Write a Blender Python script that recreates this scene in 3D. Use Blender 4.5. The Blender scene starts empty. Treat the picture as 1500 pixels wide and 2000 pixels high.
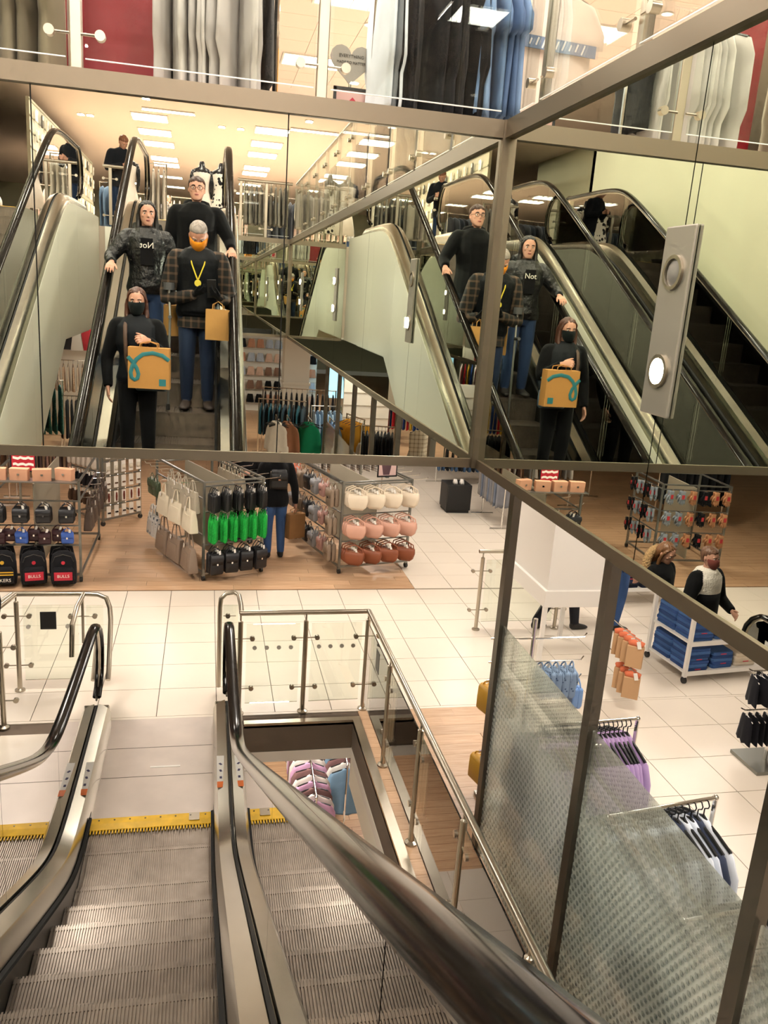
import bpy, bmesh, math, random
from math import sin, cos, pi, sqrt, radians, hypot
from mathutils import Vector, Matrix, Quaternion
from mathutils.bvhtree import BVHTree

rnd = random.Random(7)
SC = bpy.context.scene
COL = SC.collection

# ------------------------------------------------------------------ camera, world, exposure
CAM_H = 3.56
def make_camera():
    yaw, pitch, roll, f = 0.22249, 0.25730, 0.07197, 1594.5
    cy, sy, cp, sp = cos(yaw), sin(yaw), cos(pitch), sin(pitch)
    fw = Vector((sy*cp, cy*cp, -sp)); r = Vector((cy, -sy, 0)); u = r.cross(fw)
    r2 = cos(roll)*r + sin(roll)*u; u2 = -sin(roll)*r + cos(roll)*u
    cam = bpy.data.cameras.new('camera'); o = bpy.data.objects.new('camera', cam); COL.objects.link(o)
    m = Matrix(((r2.x, u2.x, -fw.x, 0), (r2.y, u2.y, -fw.y, 0), (r2.z, u2.z, -fw.z, CAM_H), (0, 0, 0, 1)))
    o.matrix_world = m
    cam.sensor_fit = 'HORIZONTAL'; cam.sensor_width = 36.0; cam.lens = 36.0*f/1500.0
    cam.clip_start = 0.02; cam.clip_end = 200
    SC.camera = o
make_camera()
w = bpy.data.worlds.new('world'); SC.world = w; w.use_nodes = True
bg = w.node_tree.nodes['Background']; bg.inputs[0].default_value = (1.0, 0.9, 0.78, 1); bg.inputs[1].default_value = 0.10
vs = SC.view_settings
vs.view_transform = 'Standard'; vs.look = 'None'; vs.gamma = 1.0; vs.exposure = EXPO = 0.2
try: vs.use_curve_mapping = False
except Exception: pass
SC.cycles.max_bounces = 8; SC.cycles.glossy_bounces = 6; SC.cycles.transparent_max_bounces = 20
SC.cycles.use_adaptive_sampling = True; SC.cycles.adaptive_threshold = 0.09; SC.cycles.adaptive_min_samples = 10
SC.cycles.diffuse_bounces = 2; SC.cycles.transmission_bounces = 4
SC.cycles.sample_clamp_indirect = 6.0; SC.cycles.caustics_reflective = False; SC.cycles.caustics_refractive = False

# ------------------------------------------------------------------ place constants (metres)
XR, YF = 1.22, 3.546            # right and front mirror planes
ZB, ZT = 2.846, 4.268           # bottom and top of the mirrored fascia
ZF = 4.27                       # upper sales floor
ZC = 7.10                       # upper ceiling
YB = -6.1                       # rear edge of the escalator well
XL = -3.2                       # left wall of the well
XE1, XE2 = -0.322, -2.225       # escalator centres

# ------------------------------------------------------------------ materials
def srgb(h):
    if isinstance(h, str):
        h = h.lstrip('#'); c = [int(h[i:i+2], 16)/255 for i in (0, 2, 4)]
    else: c = h
    return tuple((x/12.92 if x <= .04045 else ((x+.055)/1.055)**2.4) for x in c)
MATS = {}
def M(name, col, rough=.6, metal=0., noise=None, bump=None, sheen=0., coat=0., spec=.5):
    """plain procedural material. noise=(scale, amount) varies the colour, bump=(scale, strength, distance)"""
    if name in MATS: return MATS[name]
    m = bpy.data.materials.new(name); m.use_nodes = True; MATS[name] = m
    nt = m.node_tree; b = nt.nodes['Principled BSDF']; c = srgb(col)
    b.inputs['Base Color'].default_value = (*c, 1); b.inputs['Roughness'].default_value = rough
    b.inputs['Metallic'].default_value = metal; b.inputs['Specular IOR Level'].default_value = spec
    if sheen: b.inputs['Sheen Weight'].default_value = sheen
    if coat: b.inputs['Coat Weight'].default_value = coat; b.inputs['Coat Roughness'].default_value = .05
    if noise or bump: tc = nt.nodes.new('ShaderNodeTexCoord')
    if noise:
        n = nt.nodes.new('ShaderNodeTexNoise'); n.inputs['Scale'].default_value = noise[0]; n.inputs['Detail'].default_value = 4
        nt.links.new(tc.outputs['Object'], n.inputs['Vector'])
        r = nt.nodes.new('ShaderNodeValToRGB'); a = noise[1]
        r.color_ramp.elements[0].color = (*[max(0, x*(1-a)) for x in c], 1); r.color_ramp.elements[1].color = (*[min(1, x*(1+a)) for x in c], 1)
        r.color_ramp.elements[0].position = .3; r.color_ramp.elements[1].position = .7
        nt.links.new(n.outputs['Fac'], r.inputs['Fac']); nt.links.new(r.outputs['Color'], b.inputs['Base Color'])
    if bump:
        n = nt.nodes.new('ShaderNodeTexNoise'); n.inputs['Scale'].default_value = bump[0]; n.inputs['Detail'].default_value = 3
        nt.links.new(tc.outputs['Object'], n.inputs['Vector'])
        bp = nt.nodes.new('ShaderNodeBump'); bp.inputs['Strength'].default_value = bump[1]; bp.inputs['Distance'].default_value = bump[2] if len(bump) > 2 else .01
        nt.links.new(n.outputs['Fac'], bp.inputs['Height']); nt.links.new(bp.outputs['Normal'], b.inputs['Normal'])
    return m
def mat_emit(name, col, strength):
    if name in MATS: return MATS[name]
    m = bpy.data.materials.new(name); m.use_nodes = True; MATS[name] = m
    b = m.node_tree.nodes['Principled BSDF']; c = srgb(col)
    b.inputs['Base Color'].default_value = (*c, 1); b.inputs['Emission Color'].default_value = (*c, 1); b.inputs['Emission Strength'].default_value = strength
    return m
def mat_mirror(name, col, rough=0.0):
    m = bpy.data.materials.new(name); m.use_nodes = True; MATS[name] = m
    nt = m.node_tree; nt.nodes.clear()
    o = nt.nodes.new('ShaderNodeOutputMaterial'); g = nt.nodes.new('ShaderNodeBsdfGlossy')
    g.inputs['Color'].default_value = (*col, 1); g.inputs['Roughness'].default_value = rough
    nt.links.new(g.outputs[0], o.inputs['Surface']); return m
def mat_glass(name, tint, refl=(1, 1, 1), ior=1.5, dots=None, boost=1.0):
    """thin architectural glass: clear pass-through with a Fresnel reflection; dots=(pitch, radius, cover) prints an opaque dot screen"""
    m = bpy.data.materials.new(name); m.use_nodes = True; MATS[name] = m
    nt = m.node_tree; nt.nodes.clear(); N = nt.nodes.new; L = nt.links.new
    o = N('ShaderNodeOutputMaterial'); t = N('ShaderNodeBsdfTransparent'); t.inputs[0].default_value = (*tint, 1)
    g = N('ShaderNodeBsdfGlossy'); g.inputs['Color'].default_value = (*refl, 1); g.inputs['Roughness'].default_value = 0
    fr = N('ShaderNodeFresnel'); fr.inputs[0].default_value = ior
    mu = N('ShaderNodeMath'); mu.operation = 'MULTIPLY'; mu.inputs[1].default_value = boost; mu.use_clamp = True
    L(fr.outputs[0], mu.inputs[0])
    mx = N('ShaderNodeMixShader'); L(mu.outputs[0], mx.inputs[0]); L(t.outputs[0], mx.inputs[1]); L(g.outputs[0], mx.inputs[2])
    out = mx
    if dots:
        pitch, rad, col, frost = dots
        tc = N('ShaderNodeTexCoord'); sp = N('ShaderNodeSeparateXYZ'); L(tc.outputs['Object'], sp.inputs[0])
        def math(op, a, b=None):
            n = N('ShaderNodeMath'); n.operation = op
            for i, x in enumerate((a, b)):
                if x is None: continue
                if isinstance(x, (int, float)): n.inputs[i].default_value = x
                else: L(x, n.inputs[i])
            return n.outputs[0]
        row = math('DIVIDE', sp.outputs['Z'], pitch*.86); fl = math('FLOOR', row)
        par = math('MODULO', math('ADD', fl, 1000), 2.0)
        u = math('ADD', math('DIVIDE', sp.outputs['Y'], pitch), math('MULTIPLY', par, .5))
        fu = math('SUBTRACT', math('FRACT', u), .5); fv = math('MULTIPLY', math('SUBTRACT', math('FRACT', row), .5), 1.0)
        d = math('SQRT', math('ADD', math('MULTIPLY', fu, fu), math('MULTIPLY', fv, fv)))
        def ramp(lo, hi, a, b):
            n = N('ShaderNodeMapRange'); n.inputs[1].default_value = lo; n.inputs[2].default_value = hi; n.inputs[3].default_value = a; n.inputs[4].default_value = b; L(sp.outputs['Z'], n.inputs[0]); return n.outputs[0]
        inside = math('LESS_THAN', d, ramp(1.15, 1.62, rad, rad*.35))
        # frosted film with clear dots
        fa_ = N('ShaderNodeBsdfTranslucent'); fa_.inputs[0].default_value = (*col, 1); fb_ = N('ShaderNodeBsdfDiffuse'); fb_.inputs[0].default_value = (*col, 1); fr2 = N('ShaderNodeAddShader'); L(fa_.outputs[0], fr2.inputs[0]); L(fb_.outputs[0], fr2.inputs[1])
        mm = N('ShaderNodeMixShader'); L(ramp(1.15, 1.5, frost, .03), mm.inputs[0]); L(mx.outputs[0], mm.inputs[1]); L(fr2.outputs[0], mm.inputs[2])
        dk = N('ShaderNodeBsdfDiffuse'); dk.inputs[0].default_value = (.16, .19, .19, 1)
        md = N('ShaderNodeMixShader'); L(ramp(1.15, 1.5, .38, .30), md.inputs[0]); L(mx.outputs[0], md.inputs[1]); L(dk.outputs[0], md.inputs[2])
        m2 = N('ShaderNodeMixShader'); L(inside, m2.inputs[0]); L(mm.outputs[0], m2.inputs[1]); L(md.outputs[0], m2.inputs[2]); out = m2
    L(out.outputs[0], o.inputs['Surface']); return m
def mat_wood(name, c1, c2, gap, pitch=None, rough=.35):
    """oak laminate; with pitch=(length, width) it also draws the plank joints for the far floor"""
    m = bpy.data.materials.new(name); m.use_nodes = True; MATS[name] = m
    nt = m.node_tree; N = nt.nodes.new; L = nt.links.new; b = nt.nodes['Principled BSDF']
    b.inputs['Roughness'].default_value = rough
    tc = N('ShaderNodeTexCoord'); mp = N('ShaderNodeMapping'); mp.inputs['Scale'].default_value = (1.2, 14, 14); L(tc.outputs['Object'], mp.inputs[0])
    n = N('ShaderNodeTexNoise'); n.inputs['Scale'].default_value = 2.4; n.inputs['Detail'].default_value = 6; n.inputs['Roughness'].default_value = .65; L(mp.outputs[0], n.inputs['Vector'])
    r = N('ShaderNodeValToRGB'); r.color_ramp.elements[0].position = .32; r.color_ramp.elements[1].position = .68
    r.color_ramp.elements[0].color = (*srgb(c1), 1); r.color_ramp.elements[1].color = (*srgb(c2), 1); L(n.outputs['Fac'], r.inputs[0])
    oi = N('ShaderNodeObjectInfo'); hv = N('ShaderNodeHueSaturation')
    ma = N('ShaderNodeMapRange'); ma.inputs[3].default_value = .86; ma.inputs[4].default_value = 1.10; L(oi.outputs['Random'], ma.inputs[0]); L(ma.outputs[0], hv.inputs['Value'])
    L(r.outputs[0], hv.inputs['Color']); out = hv.outputs[0]
    if pitch:
        br = N('ShaderNodeTexBrick'); br.inputs['Scale'].default_value = 1; br.inputs['Brick Width'].default_value = pitch[0]; br.inputs['Row Height'].default_value = pitch[1]
        br.inputs['Mortar Size'].default_value = .004; br.inputs['Color1'].default_value = (1, 1, 1, 1); br.inputs['Color2'].default_value = (.86, .84, .82, 1); br.inputs['Mortar'].default_value = (.45, .36, .28, 1)
        L(tc.outputs['Object'], br.inputs['Vector'])
        mx = N('ShaderNodeMix'); mx.data_type = 'RGBA'; mx.blend_type = 'MULTIPLY'; mx.inputs[0].default_value = 1; L(out, mx.inputs[6]); L(br.outputs['Color'], mx.inputs[7]); out = mx.outputs[2]
    L(out, b.inputs['Base Color']); return m

steel = M('brushed_steel', '#b9b0a0', .28, 1., noise=(6, .06))
steel_dk = M('dark_steel', '#6f6a60', .35, 1.)
steel_deck = M('escalator_deck_steel', '#b4b1a4', .22, 1., noise=(3, .08))
chrome = M('chrome', '#e6e4e0', .08, 1.)
rubber = M('handrail_rubber', '#0c0a08', .14, 0., spec=.32)
black_metal = M('black_step_metal', '#2b2b2a', .45, .6, noise=(20, .2))
step_metal = M('escalator_step_metal', '#988d82', .36, .85, noise=(9, .15))
skirt_m = M('escalator_skirt', '#3a3936', .3, .8)
yellow_comb = M('yellow_comb_paint', '#e8b616', .5, noise=(14, .15))
plate_m = M('floor_plate_metal', '#dfd3c9', .30, .45, noise=(2.5, .10))
white_panel = M('white_cladding', '#f3f1e2', .35)
cream_wall = M('cream_wall_paint', '#cbc9ae', .6, noise=(1.5, .03))
fascia_m = M('bronze_fascia_bar', '#857a6a', .42, 1.)
tile_m = M('cream_floor_tile', '#e9dccb', .32, noise=(1.2, .03))
grout_m = M('grout', '#6f5f50', .8)
ceil_m = M('ceiling_white', '#edd6c6', .7)
soffit_m = M('soffit_white', '#efe6da', .7)
mirror_m = mat_mirror('mirror_glass', (.83, .855, .765))
glass_m = mat_glass('clear_balustrade_glass', (.95, .985, .955), boost=1.6)
glass_up = mat_glass('upper_balustrade_glass', (.96, .985, .965), boost=.45)
glass_esc = mat_glass('escalator_glass', (.93, .97, .93), boost=2.2)
wood_plank = mat_wood('oak_plank', '#c09570', '#dab793', .0)
wood_far = mat_wood('oak_floor_far', '#c09570', '#d8b48f', .0, pitch=(1.25, .15))
black_seam = M('dark_seam', '#17150f', .6)

# ------------------------------------------------------------------ mesh helpers
class MB:
    def __init__(s, org=(0, 0, 0)): s.v = []; s.f = []; s.m = []; s.o = org; s.cur = 0
    def add(s, vs, fs):
        b = len(s.v); s.v += [tuple(p) for p in vs]; s.f += [tuple(b+i for i in f) for f in fs]; s.m += [s.cur]*len(fs); return s
    def box(s, x0, x1, y0, y1, z0, z1):
        return s.add([(x0,y0,z0),(x1,y0,z0),(x1,y1,z0),(x0,y1,z0),(x0,y0,z1),(x1,y0,z1),(x1,y1,z1),(x0,y1,z1)],
                     [(0,3,2,1),(4,5,6,7),(0,1,5,4),(1,2,6,5),(2,3,7,6),(3,0,4,7)])
    def obox(s, c, size, rot=None):
        hx, hy, hz = [k/2 for k in size]; R = rot or Matrix.Identity(3); c = Vector(c)
        P = [c + R @ Vector(p) for p in ((-hx,-hy,-hz),(hx,-hy,-hz),(hx,hy,-hz),(-hx,hy,-hz),(-hx,-hy,hz),(hx,-hy,hz),(hx,hy,hz),(-hx,hy,hz))]
        return s.add(P, [(0,3,2,1),(4,5,6,7),(0,1,5,4),(1,2,6,5),(2,3,7,6),(3,0,4,7)])
    def bar(s, a, b, wdt, hgt=None, up=(0, 0, 1)):
        a, b = Vector(a), Vector(b); d = b-a; L = d.length
        if L < 1e-9: return s
        d.normalize(); u = Vector(up)
        if abs(d.dot(u)) > .95: u = Vector((1, 0, 0))
        r = d.cross(u).normalized(); u = r.cross(d)
        R = Matrix((r, d, u)).transposed()
        return s.obox((a+b)/2, (wdt, L, hgt or wdt), R)
    def prism(s, poly, axis, a, b):
        """extrude a 2D polygon: axis x -> poly is (y,z); y -> (x,z); z -> (x,y)"""
        n = len(poly)
        def P(q, t): return {'x': (t, q[0], q[1]), 'y': (q[0], t, q[1]), 'z': (q[0], q[1], t)}[axis]
        vs = [P(q, a) for q in poly] + [P(q, b) for q in poly]
        fs = [tuple(range(n-1, -1, -1)), tuple(range(n, 2*n))] + [(i, (i+1) % n, n+(i+1) % n, n+i) for i in range(n)]
        return s.add(vs, fs)
    def loft(s, rings, caps=True, closed=False):
        n = len(rings[0]); b = [p for r in rings for p in r]; k = len(rings); fs = []
        for i in range(k if closed else k-1):
            j = (i+1) % k
            for a in range(n): fs.append((i*n+a, i*n+(a+1) % n, j*n+(a+1) % n, j*n+a))
        if caps and not closed: fs += [tuple(range(n-1, -1, -1)), tuple(range((k-1)*n, k*n))]
        return s.add(b, fs)
    def tube(s, pts, r, n=8, closed=False, sx=1., sy=1., up=(0, 0, 1), caps=True):
        P = [Vector(p) for p in pts]; k = len(P); rings = []; prev = None
        for i in range(k):
            if closed: d = P[(i+1) % k]-P[i-1]
            else: d = P[min(i+1, k-1)]-P[max(i-1, 0)]
            if d.length < 1e-9: d = Vector((0, 0, 1))
            d.normalize()
            if prev is None:
                u = Vector(up)
                if abs(d.dot(u)) > .98: u = Vector((0, 1, 0)) if abs(d.y) < .9 else Vector((1, 0, 0))
                prev = d.cross(u).normalized()
            rr = prev - d*prev.dot(d)
            rr = rr.normalized() if rr.length > 1e-6 else d.orthogonal().normalized()
            prev = rr; uu = rr.cross(d)
            ri = r[i] if isinstance(r, (list, tuple)) else r
            rings.append([P[i] + rr*(ri*sx*cos(2*pi*a/n)) + uu*(ri*sy*sin(2*pi*a/n)) for a in range(n)])
        return s.loft(rings, caps, closed)
    def cyl(s, a, b, r, n=12): return s.tube([a, b], r, n)
    def lathe(s, prof, c=(0, 0, 0), n=14, sx=1., sy=1.):
        return s.loft([[(c[0]+r*sx*cos(2*pi*a/n), c[1]+r*sy*sin(2*pi*a/n), c[2]+z) for a in range(n)] for r, z in prof])
    def ball(s, c, r, n=10, k=7, sx=1, sy=1, sz=1):
        prof = [(r*sin(pi*(i+.02)/(k+.04)), -r*sz*cos(pi*(i+.02)/(k+.04))) for i in range(k+1)]
        return s.lathe(prof, c, n, sx, sy)
    def mesh(s, name):
        me = bpy.data.meshes.new(name); o = s.o
        me.from_pydata([(x-o[0], y-o[1], z-o[2]) for x, y, z in s.v], [], s.f); return me
    def build(s, name, mat, parent=None, smooth=False, bevel=0.):
        me = s.mesh(name)
        for mm in (mat if isinstance(mat, (list, tuple)) else [mat]): me.materials.append(mm)
        if isinstance(mat, (list, tuple)): me.polygons.foreach_set('material_index', s.m)
        if smooth:
            me.polygons.foreach_set('use_smooth', [True]*len(me.polygons))
            if smooth != 'all':
                try: me.set_sharp_from_angle(angle=radians(40))
                except Exception: pass
        ob = bpy.data.objects.new(name, me); COL.objects.link(ob)
        if parent: ob.parent = parent
        if bevel:
            bm_ = ob.modifiers.new('bevel', 'BEVEL'); bm_.width = bevel; bm_.segments = 2; bm_.limit_method = 'ANGLE'
        return ob
def obj_from(me, name, parent=None, loc=(0, 0, 0), rot=(0, 0, 0), scale=None):
    o = bpy.data.objects.new(name, me); COL.objects.link(o); o.location = loc; o.rotation_euler = rot
    if scale: o.scale = scale
    if parent: o.parent = parent
    return o
def tag(o, label=None, cat=None, group=None, kind=None):
    if label: o['label'] = label
    if cat: o['category'] = cat
    if group: o['group'] = group
    if kind: o['kind'] = kind
    return o
def empty(name, loc=(0, 0, 0), rz=0.):
    o = bpy.data.objects.new(name, None); COL.objects.link(o); o.location = loc; o.rotation_euler = (0, 0, rz); o.empty_display_size = .1; return o
def thing(name, label, cat, loc=(0, 0, 0), rz=0., group=None): return tag(empty(name, loc, rz), label, cat, group)
KIDS = {}
def dup(o, loc=None, rot=None, label=None, group=None, mats=None):
    """copy of a thing with its parts and sub-parts"""
    if not KIDS.get('n') == len(bpy.data.objects):
        KIDS.clear()
        for q in bpy.data.objects:
            if q.parent: KIDS.setdefault(q.parent.name, []).append(q)
    def rec(src, par):
        c = src.copy(); COL.objects.link(c)
        if par: c.parent = par
        kids = KIDS.get(src.name, [])
        mine = [rec(k, c) for k in kids]
        KIDS[c.name] = mine
        return c
    c = rec(o, None); KIDS['n'] = len(bpy.data.objects)
    if loc is not None: c.location = loc
    if rot is not None: c.rotation_euler = rot if isinstance(rot, (tuple, list)) else (0, 0, rot)
    if label: c['label'] = label
    if group: c['group'] = group
    return c
def rz(a): return Matrix.Rotation(a, 3, 'Z')
def text(name, body, size, mat, parent, loc, rot, extrude=.001, align='CENTER'):
    cu = bpy.data.curves.new(name, 'FONT'); cu.body = body; cu.size = size; cu.extrude = extrude; cu.align_x = align; cu.align_y = 'CENTER'; cu.resolution_u = 3
    tmp = bpy.data.objects.new(name, cu); COL.objects.link(tmp)
    dg = bpy.context.evaluated_depsgraph_get(); me = bpy.data.meshes.new_from_object(tmp.evaluated_get(dg))
    bpy.data.objects.remove(tmp); bpy.data.curves.remove(cu)
    me.materials.clear(); me.materials.append(mat)
    return obj_from(me, name, parent, loc, rot)
def area(name, loc, sx, sy, power, col=(1, .92, .83), rot=(0, 0, 0), parent=None):
    l = bpy.data.lights.new(name, 'AREA'); l.shape = 'RECTANGLE'; l.size = sx; l.size_y = sy; l.energy = power; l.color = col
    o = bpy.data.objects.new(name, l); COL.objects.link(o); o.location = loc; o.rotation_euler = rot
    if parent: o.parent = parent
    return o

# ------------------------------------------------------------------ large lights: ceiling luminaires of the shop, and some added for brightness
diff_panel = mat_emit('light_panel_diffuser', '#fff4e4', 7.0)
spot_face = mat_emit('downlight_face', '#ffe9c8', 24.0)
louvre_m = M('luminaire_louvre', '#e8e2d8', .4)
def panel_light(x, y, z, label, group, sx=.6, sy=.6, power=60, cells=4, col=(1, .93, .85)):
    t = thing('ceiling_light', label, 'light', (x, y, z), 0, group)
    fr = MB(); w_ = .03
    fr.box(-sx/2-w_, sx/2+w_, -sy/2-w_, -sy/2, -.02, 0).box(-sx/2-w_, sx/2+w_, sy/2, sy/2+w_, -.02, 0)
    fr.box(-sx/2-w_, -sx/2, -sy/2, sy/2, -.02, 0).box(sx/2, sx/2+w_, -sy/2, sy/2, -.02, 0)
    fr.build('frame', louvre_m, t)
    MB().box(-sx/2, sx/2, -sy/2, sy/2, -.006, 0).build('diffuser', diff_panel, t)
    for i in range(1, cells):
        MB().box(-sx/2+sx*i/cells-.006, -sx/2+sx*i/cells+.006, -sy/2, sy/2, -.03, -.006).build('louvre', louvre_m, t)
    if power: area('panel_lamp', (0, 0, -.05), sx, sy, power, col, parent=t)
    return t
def downlight(x, y, z, label, group, r=.06, power=0):
    t = thing('downlight', label, 'light', (x, y, z), 0, group)
    MB().lathe([(r*1.35, 0), (r*1.35, -.012), (r, -.014), (r, -.004)], n=16).build('rim', louvre_m, t, True)
    MB().lathe([(r, -.006), (r*.6, -.004), (.001, -.003)], n=16).build('lens', spot_face, t)
    if power: area('spot_lamp', (0, 0, -.03), r*2, r*2, power, parent=t)
    return t

# ground floor luminaires in the soffit (lighting the bag department, aisle and tiles)
GL = [(-1.2, 6.4), (.6, 8.0), (3.4, 5.2), (3.2, 8.4), (-2.2, 9.4), (1.0, 11.2), (4.2, 11.6), (-4.4, 11.0), (5.6, 7.0), (2.6, 2.4), (-.6, 14.2), (3.0, 15.0), (-4.6, 7.4), (7.2, 10.0)]
for x, y in GL: panel_light(x, y, ZB-.0, 'square recessed ceiling light over the ground floor', 'ground floor ceiling lights', power=33)
for x, y in ((2.6, -8.2), (5.0, -6.0), (2.4, -13.0), (5.5, -13.0), (-2.4, -10.0), (-2.4, -15.0), (3.5, -19.0), (4.2, -1.5)):
    panel_light(x, y, ZB-.0, 'square recessed ceiling light over the rear ground floor', 'rear ground floor ceiling lights', power=60)
# upper floor luminaires
UP = []
for x in (-1.35, 1.38, 5.0):
    for y in (-13.6, -15.5, -17.3, -20.0, -21.3, -24.6, -27.7): UP.append((x, y))
for x, y in UP: panel_light(x, y, ZC-.0, 'louvred ceiling light over the rear upper floor', 'rear upper ceiling lights', .75, .62, 105 if y > -22 else 0)
for x, y in ((1.55, 14.4), (1.7, 11.3), (4.75, 11.2), (4.3, 7.0), (-1.6, 8.0), (7.6, 9.0), (4.6, 15.0), (7.6, 13.5), (1.6, 18.5), (5.0, 19.5), (9.0, 17.5)):  # fixtures at the list's end are added to lighten the far ceiling
    panel_light(x, y, ZC-.0, 'louvred ceiling light over the front upper floor', 'front upper ceiling lights', .9, .62, 150)
for x, y in ((2.07, 12.2), (5.36, 10.2), (2.2, 9.4), (.2, 7.2), (3.3, 8.6)): downlight(x, y, ZC, 'round downlight in the front upper ceiling', 'front upper downlights')
for x, y in ((-3.0, -11.0), (-2.75, -11.05), (-1.29, -11.6), (-2.9, -14.2), (-2.7, -14.2), (2.06, -12.0), (.24, -13.8), (.67, -13.8), (-1.25, -12.7), (-.3, -9.2), (1.0, -9.4), (-2.0, -8.0), (2.4, -8.2), (-1.0, -4.5), (.6, -2.0)):
    downlight(x, y, ZC, 'round downlight in the ceiling behind the escalators', 'rear upper downlights', .07, 28)
for x in (-2.6, -1.28, .72):  # downlights added to brighten the well, its cladding and the clothes above
    for y in (-3.6, -1.2, 1.2, 3.0): downlight(x, y, ZC, 'added fill downlight over the escalator well', 'added fill downlights over the well', .08, 38)
for x, y in ((-2.2, 5.2), (0., 5.2), (2.2, 5.2), (3.2, 2.4), (3.2, -.8), (3.2, -4.0)):  # panels added around the well to brighten the upper clothes
    panel_light(x, y, ZC-.0, 'added louvred fill light around the escalator well', 'added fill lights around the well', .75, .62, 85)
strip_m = mat_emit('linear_light_face', '#fff3df', 9.0)
for x, y in ((-.9, -10.6), (-.9, -12.6), (2.3, -13.0), (2.3, -11.2)):
    t = thing('linear_light', 'slim linear ceiling light behind the escalators', 'light', (x, y, ZC), 0, 'linear ceiling lights')
    MB().box(-.55, .55, -.04, .04, -.03, 0).build('housing', louvre_m, t); MB().box(-.54, .54, -.03, .03, -.034, -.03).build('diffuser', strip_m, t)
    area('strip_lamp', (0, 0, -.06), 1.1, .06, 22, parent=t)

# ------------------------------------------------------------------ setting: floors, slabs, ceilings, walls
HX0, HX1, HY0, HY1 = -2.95, 1.27, -2.6, 6.24          # opening in the ground floor
f = MB()
for r in ((HX1, 13, -30, 26), (-11, HX0, -30, 26), (HX0, HX1, HY1, 26), (HX0, HX1, -30, HY0), (-1.58, -1.0, 4.3, HY1)):
    f.box(r[0], r[1], r[2], r[3], -.25, -.010)
floor = tag(f.build('floor', grout_m), kind='structure')
WX = 2.616                                             # wood / tile boundary of the bag department
def plank_zone(x0, x1, y0, y1, L_=1.25, W_=.15):
    n = int(round((y1-y0)/W_)); W_ = (y1-y0)/n; k = 0; cache = {}
    for j in range(n):
        x = x0 - rnd.random()*L_
        while x < x1-.02:
            a, b = max(x, x0), min(x+L_, x1)
            if b-a > .03:
                key = round(b-a, 2)
                if key not in cache:
                    me = MB().box(.0015, key-.0015, .0012, W_-.0012, -.009, 0).mesh('plank'); me.materials.append(wood_plank); cache[key] = me
                obj_from(cache[key], 'plank', floor, (a, y0+j*W_, 0)); k += 1
            x += L_
    return k
npl = plank_zone(-3.0, WX, 9.48, 11.55) + plank_zone(HX1+.07, WX, 2.6, 6.41)
tag(MB().box(-11, WX, 11.55, 26, -.010, -.0002).build('wood_floor_area', wood_far, floor), kind='structure')
tag(MB().box(-11, -3.0, 9.48, 11.55, -.010, -.0002).build('wood_floor_area', wood_far, floor), kind='structure')
tag(MB().box(-11, 13, -30, HY0-.0, -.010, -.0004).build('wood_floor_area', wood_far, floor), kind='structure')
tag(MB().box(HX1+.07, WX, HY0, 2.6, -.010, -.0002).build('wood_floor_area', wood_far, floor), kind='structure')
# tiles: half-metre squares with recessed joints, near ones single, far ones joined
TX0, TP = .116, .5
tme = MB().box(.0032, TP-.0032, .0032, TP-.0032, -.009, 0).mesh('tile'); tme.materials.append(tile_m)
far = MB(); ntile = 0
def tile_at(i, j, y0):
    global ntile
    x, y = TX0+i*TP, y0+j*TP
    near = (ntile < 292) and y < 12.5 and x < 6.2 and x > -2.6
    if near: obj_from(tme, 'tile', floor, (x, y, 0)); ntile += 1
    else: far.box(x+.002, x+TP-.002, y+.002, y+TP-.002, -.009, 0)
for i in range(-22, 24):
    for j in range(0, 6):
        tile_at(i, j, 6.415+.0325)
far.box(-10, 12, 6.412, 6.4455, -.009, 0)
for i in range(5, 24):
    for j in range(0, 14): tile_at(i, j, 9.48)
for i in range(5, 24):
    for j in range(0, 15): tile_at(i, j, 6.412-.5*15)
for i in range(5, 24):
    for j in range(14, 30): far.box(TX0+i*TP+.002, TX0+i*TP+TP-.002, 9.48+j*TP+.002, 9.48+j*TP+TP-.002, -.009, 0)
for i in range(-22, -6):
    for j in range(0, 18): far.box(TX0+i*TP+.002, TX0+i*TP+TP-.002, 6.412-.5*18+j*TP+.002, 6.412-.5*18+j*TP+TP-.002, -.009, 0)
for i in range(-3, -2):
    for j in range(0, 4): far.box(-1.56, -1.02, 4.32+j*.48, 4.32+j*.48+.476, -.009, 0)
tag(far.build('tile_field', tile_m, floor), kind='stuff')

# upper slab: floor finish above, soffit below, leaving the escalator well open
up_floor_m = M('upper_floor_vinyl', '#c9b8a6', .35)
s = MB()
for r in ((XR+.02, 13, YB, YF), (-11, 13, YF+.02, 26), (-11, 13, -32, YB-.02), (-11, XL-.12, YB, YF)): s.box(r[0], r[1], r[2], r[3], ZB+.03, ZF)
tag(s.build('floor_upper', up_floor_m), kind='structure')
s = MB()
for r in ((XR+.02, 13, YB, YF), (-11, 13, YF+.02, 26), (-11, 13, -32, YB-.02), (-11, XL-.12, YB, YF)): s.box(r[0], r[1], r[2], r[3], ZB+.001, ZB+.029)
tag(s.build('ceiling_ground', soffit_m), kind='structure')
ceiling = tag(MB().box(-11, 13, -32, 26, ZC+.012, ZC+.1).build('ceiling_upper', ceil_m), kind='structure')
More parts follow.
